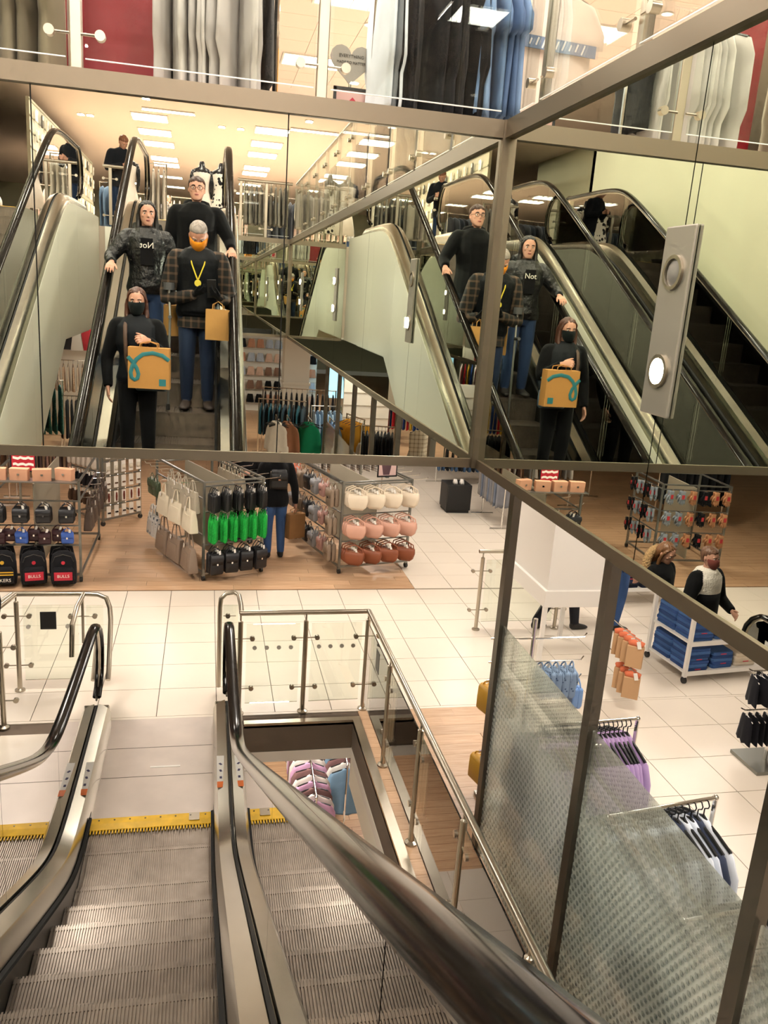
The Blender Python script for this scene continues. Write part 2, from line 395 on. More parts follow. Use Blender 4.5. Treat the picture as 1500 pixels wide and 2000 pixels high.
# suspended ceiling tiles over the front sales floor, single tiles with shadow gaps
cme = MB().box(.004, .596, .004, .596, 0, .012).mesh('ceiling_tile'); cme.materials.append(M('mineral_fibre_tile', '#ecd8c8', .8, noise=(40, .03)))
for i in range(-2, 13):
    for j in range(0, 19): obj_from(cme, 'ceiling_tile', ceiling, (-.4+i*.6, 5.0+j*.6, ZC))
tag(MB().box(-11, 13, -32, 5.0, ZC, ZC+.012).build('ceiling_plaster', ceil_m, ceiling), kind='structure')
tag(MB().box(XL-.1, XL, -5.3, YF, 0, ZC).build('wall_left', cream_wall), kind='structure')
tag(MB().box(XL-2.6, XL-2.5, -14, -5.3, ZF, ZC).build('wall_left_recess', cream_wall), kind='structure')
tag(MB().box(XL-2.5, XL, -5.3, -5.2, ZF, ZC).build('wall_left_return', cream_wall), kind='structure')
tag(MB().box(-11, 13, -32.2, -32, 0, ZC).build('wall_back', cream_wall), kind='structure')
tag(MB().box(-11, 13, 26, 26.2, -.3, ZC).build('wall_front', cream_wall), kind='structure')
tag(MB().box(13, 13.2, -32, 26, -.3, ZC).build('wall_right', cream_wall), kind='structure')
tag(MB().box(-11.2, -11, -32, 26, -.3, ZC).build('wall_far_left', cream_wall), kind='structure')
# lower storey seen down the opening
tag(MB().box(-6, 8, -8, 16, -3.1, -3.0).build('floor_lower', wood_far), kind='structure')
lt = MB()
for i in range(-5, 6):
    for j in range(0, 12): lt.box(-.6+i*.5+.003, -.6+i*.5+.497, 1.9+j*.5+.003, 1.9+j*.5+.497, -3.0, -2.99)
tag(lt.build('floor_lower_tiles', tile_m), kind='structure')
tag(MB().box(-6, HX0, -8, 16, -.36, -.26).box(HX1, 8, -8, 16, -.36, -.26).box(HX0, HX1, HY1, 16, -.36, -.26).box(HX0, HX1, -8, HY0, -.36, -.26).build('ceiling_lower', soffit_m), kind='structure')
for x, y in ((3.0, 4.0), (.6, 8.0), (-4.5, 3), (2.5, 10.5)): panel_light(x, y, -.36, 'square ceiling light on the lower storey', 'lower storey ceiling lights', power=60)
for x, y in ((1.0, 3.0),): pass

# opening trim and fascia
t = tag(MB().box(.34, HX1+.07, HY1, HY1+.06, -.03, .012).build('trim_1', steel), kind='structure')
t = tag(MB().box(HX1, HX1+.07, HY0, HY1, -.03, .012).build('trim_2', steel), kind='structure')
tag(MB().box(HX1+.001, HX1+.012, HY0, HY1, -.62, -.03).build('trim_3', white_panel), kind='structure')
tag(MB().box(HX0, HX1, HY1+.001, HY1+.012, -.36, -.03).build('trim_4', steel_dk), kind='structure')

# ------------------------------------------------------------------ mirrored fascia around the well
def mirror_band(name, label, pts, seams, axis, at, sgn, frame_ends):
    """axis 'y': wall at y=at running in x; axis 'x': wall at x=at running in y. seams: panel boundaries"""
    t = thing(name, label, 'mirror', (at if axis == 'x' else (pts[0]+pts[1])/2, (pts[0]+pts[1])/2 if axis == 'x' else at, ZB))
    org = tuple(t.location)
    def bx(a0, a1, d0, d1, z0, z1, nm, mt):
        b = MB(org)
        lo, hi = sorted((at+sgn*d0, at+sgn*d1))
        if axis == 'y': b.box(a0, a1, lo, hi, z0, z1)
        else: b.box(lo, hi, a0, a1, z0, z1)
        return b.build(nm, mt, t)
    for a, b in zip(seams[:-1], seams[1:]):
        bx(a+.0025, b-.0025, 0, .008, ZB+.02, ZT-.03, 'mirror_panel', mirror_m)
    bx(pts[0], pts[1], .009, .02, ZB, ZT, 'backing', black_seam)
    bx(pts[0], pts[1], -.022, .02, ZT-.035, ZT+.035, 'top_bar', fascia_m)
    bx(pts[0], pts[1], -.008, .02, ZB-.022, ZB+.02, 'bottom_bar', fascia_m)
    return t
front_m = mirror_band('mirror_fascia', 'front mirror band below the upper floor edge, facing the escalators', (XL, XR), [XL, -2.58, -1.62, -.66, .30, XR], 'y', YF, 1, None)
right_m = mirror_band('mirror_fascia', 'right-hand mirror band running beside the escalators', (YB, YF), [YB, -5.84, -4.26, -2.68, -1.10, .48, 2.06, YF], 'x', XR, 1, None)
back_m = mirror_band('mirror_fascia', 'short mirror band at the rear of the well beside the escalator landing', (.36, XR), [.36, XR], 'y', YB, -1, None)
tag(MB().box(XL, -2.95, YB-.02, YB, ZB, ZF).box(-1.5, -1.04, YB-.02, YB, ZB, ZF).build('wall_landing_fascia', white_panel), kind='structure')
c_ = MB(); c_.box(XR-.03, XR+.012, YF-.03, YF+.012, ZB-.02, ZT+.035)
tag(c_.build('trim_5', fascia_m), kind='structure')
tag(MB().box(XR-.03, XR+.012, YB-.012, YB+.03, ZB-.02, ZT+.035).build('trim_6', fascia_m), kind='structure')

# lamp plates on the right mirror
plate_grey = M('lamp_plate_metal', '#a9a49b', .38, .7)
lamp_on = mat_emit('wall_lamp_lens_lit', '#fff3dd', 60.0)
lamp_off = M('wall_lamp_lens_unlit', '#8d8a86', .35, .3)
for y, lab in ((2.06, 'grey lamp plate with one lit round lamp, nearest on the right mirror'), (-1.12, 'grey lamp plate with lit lamp further back on the right mirror'), (-4.27, 'grey lamp plate with lit lamps farthest back on the right mirror')):
    t = thing('lamp_plate', lab, 'wall lamp', (XR, y, 3.545)); o = (XR, y, 3.545)
    MB(o).box(XR-.012, XR-.001, y-.072, y+.072, 3.295, 3.795).build('plate', plate_grey, t, bevel=.004)
    for z, lit in ((3.415, True), (3.675, 'with lit lamp' in lab)):
        q = MB()
        for r0, r1 in ((.046, .036),):
            q.loft([[(-.012, r_*cos(2*pi*a/20), r_*sin(2*pi*a/20)) for a in range(20)] if i == 0 else [(-.020, r_*cos(2*pi*a/20), r_*sin(2*pi*a/20)) for a in range(20)] for i, r_ in enumerate((r0, r0))] + [[(-.020, r1*cos(2*pi*a/20), r1*sin(2*pi*a/20)) for a in range(20)], [(-.012, r1*cos(2*pi*a/20), r1*sin(2*pi*a/20)) for a in range(20)]], caps=False)
        ring = q.build('lamp_ring', steel, t, True); ring.location = (0, 0, z-3.545)
        q = MB(); q.loft([[(-.013, .034*cos(2*pi*a/18), .034*sin(2*pi*a/18)) for a in range(18)], [(-.018, .022*cos(2*pi*a/18), .022*sin(2*pi*a/18)) for a in range(18)]])
        ln = q.build('lamp_lens', lamp_on if lit else lamp_off, t, True); ln.location = (0, 0, z-3.545)
        if lit:
            l = area('plate_lamp', (-.03, 0, z-3.545), .06, .06, 20.0, rot=(0, -pi/2, 0), parent=t)
            l.rotation_euler = (0, pi/2, 0)

# ------------------------------------------------------------------ escalators
def zline(y): return 2.45-.559*y
def smax(a, b, k=.03): d = a-b; return .5*(a+b+sqrt(d*d+k))
def smin(a, b, k=.03): d = a-b; return .5*(a+b-sqrt(d*d+k))
def EN(y, k=.03): return smin(smax(zline(y), 0., k), ZF, k)
def BOT(y): return max(-.35, min(ZB, zline(y)-1.25))
YC0, YC1 = 4.99, -3.95              # lower and upper comb
NL, NU = 6.27, -4.95                # newel centres
HR, HS = .522, .404                 # handrail and skirt half widths
SP, S0 = .37, -.07                  # step pitch and front-edge phase
def rib_step():
    m = MB(); n = 62; w_ = .80; p = w_/n
    # tread: ribbed top extruded along y (front edge at y=0, going back to y=-SP)
    prof = [(-w_/2, -.03)]
    for i in range(n):
        x = -w_/2+i*p; prof += [(x, -.009), (x+p*.45, -.009), (x+p*.45, 0), (x+p, 0)]
    prof += [(w_/2, -.03)]
    m.prism(prof, 'y', 0, -SP+.006)
    prof = [(-w_/2, -.03)]
    for i in range(n):
        x = -w_/2+i*p; prof += [(x, -.007), (x+p*.45, -.007), (x+p*.45, 0), (x+p, 0)]
    prof += [(w_/2, -.03)]
    m.prism(prof, 'z', -.004, -.24)
    return m
step_bm = rib_step()
step_me = {}
for nm, mt in (('lit', step_metal), ('dark', black_metal)):
    me = step_bm.mesh('step'); me.materials.append(step_metal); step_me[nm] = me
def escalator(xc, label, stickers):
    t = thing('escalator', label, 'escalator', (xc, YC0, 0)); O = (0, YC0, 0)
    ys = [NL+.0-.12*i for i in range(int((NL-NU)/.12)+1)] + [NU]
    # steps
    k = int((YC1-S0)/SP)-1
    while True:
        yf = S0+k*SP
        if yf > YC0+.30: break
        if yf > YC1-.05: obj_from(step_me['lit'], 'step', t, (0, yf-YC0, EN(yf, .006)-.006))
        k += 1
    # landing plates and combs
    b = MB(O); b.box(-.62, .62, YC0+.06, 6.40, -.02, .006); b.build('floor_plate', plate_m, t)
    b = MB(O)
    for yy in (5.55, 5.95): b.box(-.40, .40, yy-.002, yy+.002, .006, .0075)
    b.build('plate_joint', steel_dk, t)
    MB(O).box(-.06, .16, 5.66, 5.68, .0062, .0085).build('tape_mark', M('white_tape', '#efe9df', .6), t)
    b = MB(O); b.prism([(YC0-.05, .002), (YC0-.05, .010), (YC0+.0, .022), (YC0+.06, .022), (YC0+.06, 0)], 'x', -.404, .404); cb = b.build('comb', yellow_comb, t)
    b = MB(O)
    for i in range(40): b.box(-.4+i*.02+.003, -.4+i*.02+.012, YC0-.085, YC0-.05, 0, .008)
    tag(b.build('comb_teeth', yellow_comb, cb), kind='stuff')
    b = MB(O)
    for i in range(8): b.cyl((-.35+i*.1, YC0+.035, .021), (-.35+i*.1, YC0+.035, .025), .006, 8)
    MB(O).box(.24, .31, YC0-.02, YC0+.062, .0205, .0235).build('repair_patch', steel, cb)
    tag(b.build('comb_screws', steel_dk, cb), kind='stuff')
    MB(O).box(-.62, .62, -6.1, YC1-.06, ZF-.12, ZF+.006).build('floor_plate', plate_m, t)
    b = MB(O); b.prism([(YC1+.05, ZF+.002), (YC1+.05, ZF+.01), (YC1-.06, ZF+.022), (YC1-.06, ZF)], 'x', -.404, .404); b.build('comb', yellow_comb, t)
    for s in (-1, 1):
        dk = MB(O); rings = []
        for y in ys:
            e = EN(y); rings.append([(s*.404, y, e-.01), (s*.408, y, e+.15), (s*.43, y, e+.20), (s*.500, y, e+.225), (s*.504, y, e+.20), (s*.538, y, e+.20), (s*.541, y, e+.225), (s*.60, y, e+.20), (s*.64, y, e+.14), (s*.64, y, e-.10)])
        if s < 0: rings = [r[::-1] for r in rings]
        dk.loft(rings[::-1] if s > 0 else rings[::-1]); dk.build('deck', steel_deck, t, True)
        # newel deck caps
        cap = MB(O); cap.prism([(NL, 0), (NL, .22), (NL+.05, .19), (NL+.07, 0)], 'x', s*.42, s*.62); cap.build('deck_end', steel_deck, t, bevel=.008)
        # dark slot that carries the glass
        sl = MB(O); sl.loft([[(s*.508, y, EN(y)+.203), (s*.536, y, EN(y)+.203), (s*.536, y, EN(y)+.212), (s*.508, y, EN(y)+.212)] for y in ys]); sl.build('glass_channel', black_seam, t)
        sk = MB(O); sk.loft([[(s*.4035, y, EN(y)-.32), (s*.4035, y, EN(y)+.05), (s*.4025, y, EN(y)+.05), (s*.4025, y, EN(y)-.32)] for y in ys if YC1-.1 < y < YC0+.1]); sk.build('skirt', skirt_m, t)
        br = MB(O); br.loft([[(s*.403, y, EN(y)+.055), (s*.403, y, EN(y)+.085), (s*.385, y, EN(y)+.08), (s*.385, y, EN(y)+.06)] for y in ys if YC1 < y < YC0]); br.build('skirt_brush', M('black_brush', '#121110', .9), t)
        # handrail with rounded newel returns
        pts = []; r = .31; top = .89
        for i in range(0, 9): a = radians(-80+i*170/8); pts.append((s*HR, NL-.02+r*cos(a)*.95, top-r+r*sin(a)))
        pts += [(s*HR, y, EN(y)+top) for y in ys[1:-1]]
        for i in range(0, 9): a = radians(90+i*170/8); pts.append((s*HR, NU+.02+r*cos(a)*.95, ZF+top-r+r*sin(a)))
        hb = MB(O); hb.tube(pts, .040, 10, sx=1., sy=.55); hb.build('handrail', rubber, t, True)
        gd = MB(O); ins = .030
        gp = []
        for i, p in enumerate(pts):
            gp.append(p)
        gd.tube([(p[0], p[1], p[2]) if 0 else (s*HR, p[1]+(ins*(-1 if p[1] > NL-.02 else (1 if p[1] < NU+.02 else 0)))*abs(cos(0)), p[2]-(ins if (NU-.0 < p[1] < NL) else ins*.35)) for p in pts], .016, 6); gd.build('handrail_guide', steel, t, True)
        # glass panels between handrail and deck, split with thin joints
        cuts = [NL-.05, 4.6, 3.3, 2.0, .7, -.6, -1.9, -3.2, NU+.05]
        for c0, c1 in zip(cuts[:-1], cuts[1:]):
            yy = [c0-.002-(c0-c1-.004)*i/8 for i in range(9)]
            g = MB(O); x0, x1 = s*HR-.006, s*HR+.006
            g.loft([[(x0, y, EN(y)+.205), (x1, y, EN(y)+.205), (x1, y, EN(y)+top-.03), (x0, y, EN(y)+top-.03)] for y in yy]); g.build('glass_panel', glass_esc, t)
        for cy_, zz, sg in ((NL-.05, 0, 1), (NU+.05, ZF, -1)):
            g = MB(O); poly = [(cy_, zz+.205)] + [(cy_+sg*(.0+.275*cos(radians(a))), zz+top-r+.275*sin(radians(a))) for a in range(-80, 91, 17)]
            g.prism(poly, 'x', s*HR-.006, s*HR+.006); g.build('glass_panel', glass_esc, t)
        # side cladding, in panels, and the underside
        cuts = [NL, 4.9, 3.4, 1.9, .4, -1.1, -2.6, -4.0, YB+.01]
        for c0, c1 in zip(cuts[:-1], cuts[1:]):
            yy = [c0-.003-(c0-c1-.006)*i/8 for i in range(9)]
            g = MB(O); x0, x1 = s*.63, s*.642
            g.loft([[(x0, y, BOT(y)), (x1, y, BOT(y)), (x1, y, EN(y)+.12), (x0, y, EN(y)+.12)] for y in yy]); g.build('side_panel', white_panel, t)
        if stickers:
            for xo in ((.452, .566) if s > 0 else (.452, .566)):
                st = MB(O); y0, y1 = 5.02, 5.42
                st.obox((s*xo, (y0+y1)/2, .2275 if xo < .5 else .2275), (.052, y1-y0, .002)); stk = st.build('safety_sticker', M('sticker_white', '#e9e4dc', .5), t)
                st = MB(O); st.obox((s*xo, y0+.035, .2290), (.052, .07, .002)); st.build('sticker_band', M('sticker_orange', '#e8742a', .5), stk)
                for q in range(3):
                    st = MB(O); st.obox((s*xo, y0+.12+q*.085, .2290), (.016, .026, .0015), rz(.3*q)); st.build('sticker_pictogram', M('sticker_ink', '#3a3558', .6), stk)
    u = MB(O); u.loft([[(-.63, y, BOT(y)-.012), (.63, y, BOT(y)-.012), (.63, y, BOT(y)+.01), (-.63, y, BOT(y)+.01)] for y in ys]); u.build('underside', white_panel, t)
    return t
esc1 = escalator(XE1, 'descending escalator carrying four people, right-hand one of the pair', True)
esc2 = escalator(XE2, 'empty escalator beside the left wall, left-hand one of the pair', True)
q = MB((0, YC0, 0)); q.box(-HR+.008, -HR+.011, 6.05, 6.22, .40, .68); sg = q.build('safety_sign', M('sticker_white', '#e9e4dc', .5), esc2)
for z, c in ((.61, '#1f4f8c'), (.47, '#2a2628')):
    q = MB((0, YC0, 0)); q.tube([(-HR+.011, 6.135, z), (-HR+.0125, 6.135, z)], .045, 16); q.build('pictogram', M('pict_'+c.strip('#'), c, .5), sg)
q = MB((0, YC0, 0)); q.box(-HR+.011, -HR+.0125, 6.06, 6.21, .405, .425); q.build('red_bar', M('print_red', '#c22338', .6), sg)

# ------------------------------------------------------------------ steel and glass balustrades
def boss(mb, c, ax, L_=.05, r=.021):
    """a round glass clamp on a short arm"""
    c = Vector(c); ax = Vector(ax).normalized(); mb.tube([c-ax*.006, c+ax*.006], r, 12); return mb
def guard(name, label, pts, posts, h=.93, base=0., glass=True, arms=(.24, .70), offs=.10, pr=.021, dots=False, rail_r=.022, ext=()):
    """pts: rail corner points in plan; posts: list of (x,y, dx,dy) with dx,dy the run direction"""
    t = thing(name, label, 'balustrade', (pts[0][0], pts[0][1], base)); O = tuple(t.location)
    path = [(p[0], p[1], base+h) for p in pts] if not ext else ext
    MB(O).tube(path, rail_r, 10).build('top_rail', steel, t, True)
    for x, y, dx, dy in posts:
        b = MB(O); b.lathe([(pr*2.1, 0), (pr*2.1, .012), (pr*1.2, .022), (pr, .024), (pr, h-.075), (pr*.6, h-.07), (pr*.35, h-.065), (pr*.35, h-.01)], (x, y, base), 14)
        p = b.build('post', steel, t, True)
        for z in arms:
            for sg in (-1, 1):
                a = MB(O); a.cyl((x, y, base+z), (x+sg*dx*offs, y+sg*dy*offs, base+z), .006, 8)
                c = Vector((x+sg*dx*offs, y+sg*dy*offs, base+z)); nrm = Vector((-dy, dx, 0))
                a.tube([c-nrm*.014, c+nrm*.014], .021, 12)
                a.build('glass_clamp', steel, p, True)
    if glass:
        for (x0, y0, _, _), (x1, y1, _, _) in zip(posts[:-1], posts[1:]):
            d = Vector((x1-x0, y1-y0, 0)); L_ = d.length
            if L_ < .25: continue
            d.normalize(); a = Vector((x0, y0, 0))+d*.05; e = Vector((x1, y1, 0))-d*.05; n = Vector((-d.y, d.x, 0))*.005
            g = MB(O); z0, z1 = base+.10, base+h-.10
            P = [a-n, e-n, e+n, a+n]
            g.add([(q.x, q.y, z0) for q in P]+[(q.x, q.y, z1) for q in P], [(0,3,2,1),(4,5,6,7),(0,1,5,4),(1,2,6,5),(2,3,7,6),(3,0,4,7)])
            gp = g.build('glass_panel', glass_m, t)
            if dots:
                nd = max(2, int(L_/.13)); mo = M('manifestation_dot', '#cfc8ba', .7)
                for i in range(nd):
                    c = a+(e-a)*((i+.7)/(nd+.4))
                    q = MB(O); nn = n.normalized(); q.tube([Vector((c.x, c.y, base+h*.66))-nn*.0053, Vector((c.x, c.y, base+h*.66))+nn*.0053], .018, 12); q.build('dot', mo, gp)
    return t
gx = 1.39
g1 = guard('guard_rail', 'steel and glass guard rail around the floor opening right of the escalator', [(.29, 6.44), (gx, 6.45), (gx, 2.0)],
      [(.30, 6.44, 1, 0), (.85, 6.44, 1, 0), (gx, 6.45, 1, 0)], dots=True)
# its long side
O = tuple(g1.location)
for i, y in enumerate((5.54, 4.59, 3.64, 2.69)):
    b = MB(O); b.lathe([(.044, 0), (.044, .012), (.025, .022), (.021, .024), (.021, .855), (.012, .86), (.007, .865), (.007, .92)], (gx, y, 0), 14); p = b.build('post', steel, g1, True)
    for z in (.24, .70):
        for sg in (-1, 1):
            a = MB(O); a.cyl((gx, y, z), (gx, y+sg*.10, z), .006, 8); a.tube([(gx-.014, y+sg*.1, z), (gx+.014, y+sg*.1, z)], .021, 12); a.build('glass_clamp', steel, p, True)
dot_m = M('manifestation_dot', '#cfc8ba', .7)
for a_, b_ in zip((6.45, 5.54, 4.59, 3.64), (5.54, 4.59, 3.64, 2.69)):
    gp = MB(O).box(gx-.005, gx+.005, b_+.05, a_-.05, .10, .83).build('glass_panel', glass_m, g1)
    for i in range(0):
        MB(O).tube([(gx-.0053, b_+.12+i*.14, .61), (gx+.0053, b_+.12+i*.14, .61)], .018, 12).build('dot', dot_m, gp)
    if a_ == 6.45: MB(O).box(gx-.007, gx+.007, 5.9, 6.02, .60, .78).build('notice', M('notice_black', '#1c1c1c', .4), gp)
# bent tube ends at the newels
def newel_guard(x, label, mirror):
    sx_ = mirror
    t = thing('newel_guard', label, 'balustrade', (x, 6.85, 0)); O = (x, 6.85, 0)
    pts = [(x, 6.86, .05), (x, 6.86, .82), (x+sx_*.01, 6.86, .90), (x+sx_*.05, 6.87, .94), (x+sx_*.12, 6.88, .95), (x+sx_*.16, 6.80, .95), (x+sx_*.17, 6.60, .94), (x+sx_*.17, 6.45, .93)]
    MB(O).tube(pts, .021, 10).build('tube', steel, t, True)
    g = MB(O).box(min(x+sx_*.03, x+sx_*.16), max(x+sx_*.03, x+sx_*.16), 6.855, 6.865, .12, .84).build('glass_panel', glass_m, t)
    c = MB(O); c.cyl((x+sx_*.03, 6.85, .74), (x+sx_*.14, 6.85, .74), .006, 8); c.tube([(x+sx_*.07, 6.835, .74), (x+sx_*.07, 6.865, .74)], .021, 12); c.build('glass_clamp', steel, t, True)
    return t
newel_guard(.135, 'bent steel tube guard at the right newel of the near escalator', 1)
tl = thing('guard_rail', 'steel and glass guard rail in the gap between the two escalators', 'balustrade', (-1.2, 6.95, 0)); O = (-1.2, 6.95, 0)
MB(O).tube([(-1.78, 6.35, .90), (-1.60, 7.0, .90), (-1.02, 7.0, .90), (-.90, 6.98, .90), (-.83, 6.95, .88), (-.80, 6.93, .80), (-.79, 6.90, .70), (-.78, 6.62, .36), (-.78, 6.55, .30)], .021, 10).build('top_rail', steel, tl, True)
MB(O).tube([(-1.02, 7.0, .90), (-1.04, 6.75, .88), (-1.05, 6.55, .80), (-1.05, 6.48, .55)], .021, 10).build('return_rail', steel, tl, True)
MB(O).tube([(-1.57, 7.0, .90), (-1.70, 6.5, .88)], .021, 10).build('return_rail', steel, tl, True)
for x, y in ((-1.57, 7.0), (-1.56, 6.36), (-1.03, 6.98)):
    b = MB(O); b.lathe([(.044, 0), (.044, .012), (.025, .022), (.021, .024), (.021, .83), (.012, .835), (.007, .84), (.007, .89)] if x < -1.1 else [(.012, .45), (.012, .88)], (x, y, 0), 14); p = b.build('post', steel, tl, True)
    for z in ((.24, .70) if x < -1.1 else (.70,)):
        for sg in (-1, 1):
            a = MB(O); a.cyl((x, y, z), (x+sg*.1, y, z), .006, 8); a.tube([(x+sg*.1, y-.014, z), (x+sg*.1, y+.014, z)], .021, 12); a.build('glass_clamp', steel, p, True)
gp = MB(O).box(-1.52, -1.07, 6.995, 7.005, .1, .80).build('glass_panel', glass_m, tl)
MB(O).box(-1.38, -1.25, 6.986, 6.994, .58, .74).build('notice', M('notice_black', '#1c1c1c', .4), gp)
for x in (-1.48, -1.16): MB(O).tube([(x, 6.992, .60), (x, 7.008, .60)], .018, 12).build('dot', dot_m, gp)
MB(O).box(-1.0, -.86, 6.975, 6.985, .3, .80).build('glass_panel', glass_m, tl)

# upper floor balustrades: rectangular posts, glass held by arms with round clamps
def upper_guard(label, a, b, posts, axis, at, sgn):
    t = thing('upper_balustrade', label, 'balustrade', ((a+b)/2, at, ZF) if axis == 'y' else (at, (a+b)/2, ZF)); O = tuple(t.location)
    def P(u, d, z): return (u, at+sgn*d, z) if axis == 'y' else (at+sgn*d, u, z)
    MB(O).tube([P(a, .03, ZF+.83), P(b, .03, ZF+.83)], .022, 10).build('top_rail', steel, t, True)
    for u in posts:
        q = MB(O)
        c0, c1 = P(u-.022, .012, 0), P(u+.022, .045, 0)
        q.box(min(c0[0], c1[0]), max(c0[0], c1[0]), min(c0[1], c1[1]), max(c0[1], c1[1]), ZT+.03, ZF+.81); p = q.build('post', steel, t, bevel=.004)
        for z in (ZF+.155, ZF+.66):
            for s in (-1, 1):
                k = MB(O); k.cyl(P(u+s*.02, .0, z), P(u+s*.09, .0, z), .0055, 8); k.tube([P(u+s*.09, -.016, z), P(u+s*.09, .016, z)], .019, 14); k.build('glass_clamp', steel, p, True)
    ed = [a]+list(posts)+[b]
    for u0, u1 in zip(ed[:-1], ed[1:]):
        if u1-u0 < .2: continue
        c0, c1 = P(u0+.035, -.004, 0), P(u1-.035, .004, 0)
        MB(O).box(min(c0[0], c1[0]), max(c0[0], c1[0]), min(c0[1], c1[1]), max(c0[1], c1[1]), ZF+.075, ZF+.80).build('glass_panel', glass_up, t)
        MB(O).box(min(c0[0], c1[0]), max(c0[0], c1[0]), min(c0[1], c1[1]), max(c0[1], c1[1]), ZF+.071, ZF+.0748).build('edge_highlight', M('glass_edge_highlight', '#f4f6f0', .3), t)  # white strip paints the highlight along the pane's lower edge
    return t
upper_guard('glass balustrade on the upper floor above the front mirror', XL, XR, [-2.36, -1.43, -.50, .43], 'y', YF+.02, 1)
upper_guard('glass balustrade on the upper floor above the right mirror', YB, YF, [-5.4, -4.5, -3.6, -2.7, -1.8, -.9, 0., .88, 1.72, 2.55, 3.33], 'x', XR+.03, 1)
upper_guard('glass balustrade at the rear edge of the well beside the landing', .40, XR, [.45, .83], 'y', YB-.02, -1)
upper_guard('glass balustrade between the two escalator landings upstairs', -1.52, -1.0, [-1.42, -1.1], 'y', YB-.02, -1)

# ------------------------------------------------------------------ goods: garments, bags, racks
CL = {}
def cloth(col, name=None, noise=(7, .08)):
    k = ('cloth', col)
    if k not in CL: CL[k] = M(name or 'fabric_'+col.strip('#'), col, .85, noise=noise, sheen=.06, spec=.15)
    return CL[k]
def leather(col):
    k = ('leather', col)
    if k not in CL: CL[k] = M('leather_'+col.strip('#'), col, .45, noise=(5, .06), bump=(60, .15, .004))
    return CL[k]
def plaid(name, base, line, scale=9.):
    if name in MATS: return MATS[name]
    m = bpy.data.materials.new(name); m.use_nodes = True; MATS[name] = m; nt = m.node_tree; N = nt.nodes.new; L = nt.links.new; b = nt.nodes['Principled BSDF']; b.inputs['Roughness'].default_value = .9
    tc = N('ShaderNodeTexCoord'); sp = N('ShaderNodeSeparateXYZ'); L(tc.outputs['Object'], sp.inputs[0]); outs = []
    for ax in ('X', 'Z'):
        a = N('ShaderNodeMath'); a.operation = 'MULTIPLY'; a.inputs[1].default_value = scale; L(sp.outputs[ax], a.inputs[0])
        fr = N('ShaderNodeMath'); fr.operation = 'FRACT'; L(a.outputs[0], fr.inputs[0])
        lt = N('ShaderNodeMath'); lt.operation = 'LESS_THAN'; lt.inputs[1].default_value = .3; L(fr.outputs[0], lt.inputs[0]); outs.append(lt.outputs[0])
    ad = N('ShaderNodeMath'); ad.operation = 'ADD'; L(outs[0], ad.inputs[0]); L(outs[1], ad.inputs[1])
    hf = N('ShaderNodeMath'); hf.operation = 'MULTIPLY'; hf.inputs[1].default_value = .5; L(ad.outputs[0], hf.inputs[0])
    r = N('ShaderNodeValToRGB'); r.color_ramp.elements[0].color = (*srgb(base), 1); r.color_ramp.elements[1].color = (*srgb(line), 1); L(hf.outputs[0], r.inputs[0]); L(r.outputs[0], b.inputs['Base Color']); return m
def spotted(name, base, dot, scale=22., thr=.35):
    if name in MATS: return MATS[name]
    m = bpy.data.materials.new(name); m.use_nodes = True; MATS[name] = m; nt = m.node_tree; N = nt.nodes.new; L = nt.links.new; b = nt.nodes['Principled BSDF']; b.inputs['Roughness'].default_value = .9
    tc = N('ShaderNodeTexCoord'); v = N('ShaderNodeTexVoronoi'); v.inputs['Scale'].default_value = scale; L(tc.outputs['Object'], v.inputs['Vector'])
    r = N('ShaderNodeValToRGB'); r.color_ramp.interpolation = 'CONSTANT'; r.color_ramp.elements[0].color = (*srgb(dot), 1); r.color_ramp.elements[1].position = thr; r.color_ramp.elements[1].color = (*srgb(base), 1)
    L(v.outputs['Distance'], r.inputs[0]); L(r.outputs[0], b.inputs['Base Color']); return m
tagw = M('swing_tag', '#f2ece2', .6)
hanger_black = M('hanger_black', '#141414', .4)
WPROF = {   # half width by distance below the hook
 'top':   [(.06, .035), (.085, .09), (.12, .185), (.2, .225), (.45, .235), (.52, .205), (.62, .205), (.66, .20)],
 'tee':   [(.06, .04), (.085, .10), (.115, .19), (.22, .262), (.28, .262), (.29, .195), (.5, .20), (.62, .205)],
 'vest':  [(.06, .05), (.085, .07), (.13, .12), (.2, .15), (.3, .165), (.45, .18), (.52, .185), (.56, .185)],
 'coat':  [(.06, .05), (.085, .12), (.12, .21), (.25, .26), (.55, .265), (.62, .235), (.8, .24), (.88, .245)],
 'dress': [(.06, .04), (.09, .11), (.13, .18), (.3, .175), (.45, .16), (.6, .2), (.8, .25), (.98, .28)],
 'trouser': [(.07, .13), (.1, .15), (.2, .155), (.3, .15), (.45, .145), (.6, .14), (.75, .14), (.86, .14)],
 'skirt': [(.07, .13), (.1, .15), (.2, .17), (.3, .18), (.36, .19), (.42, .20), (.48, .205), (.52, .21)],
}
GM = {}
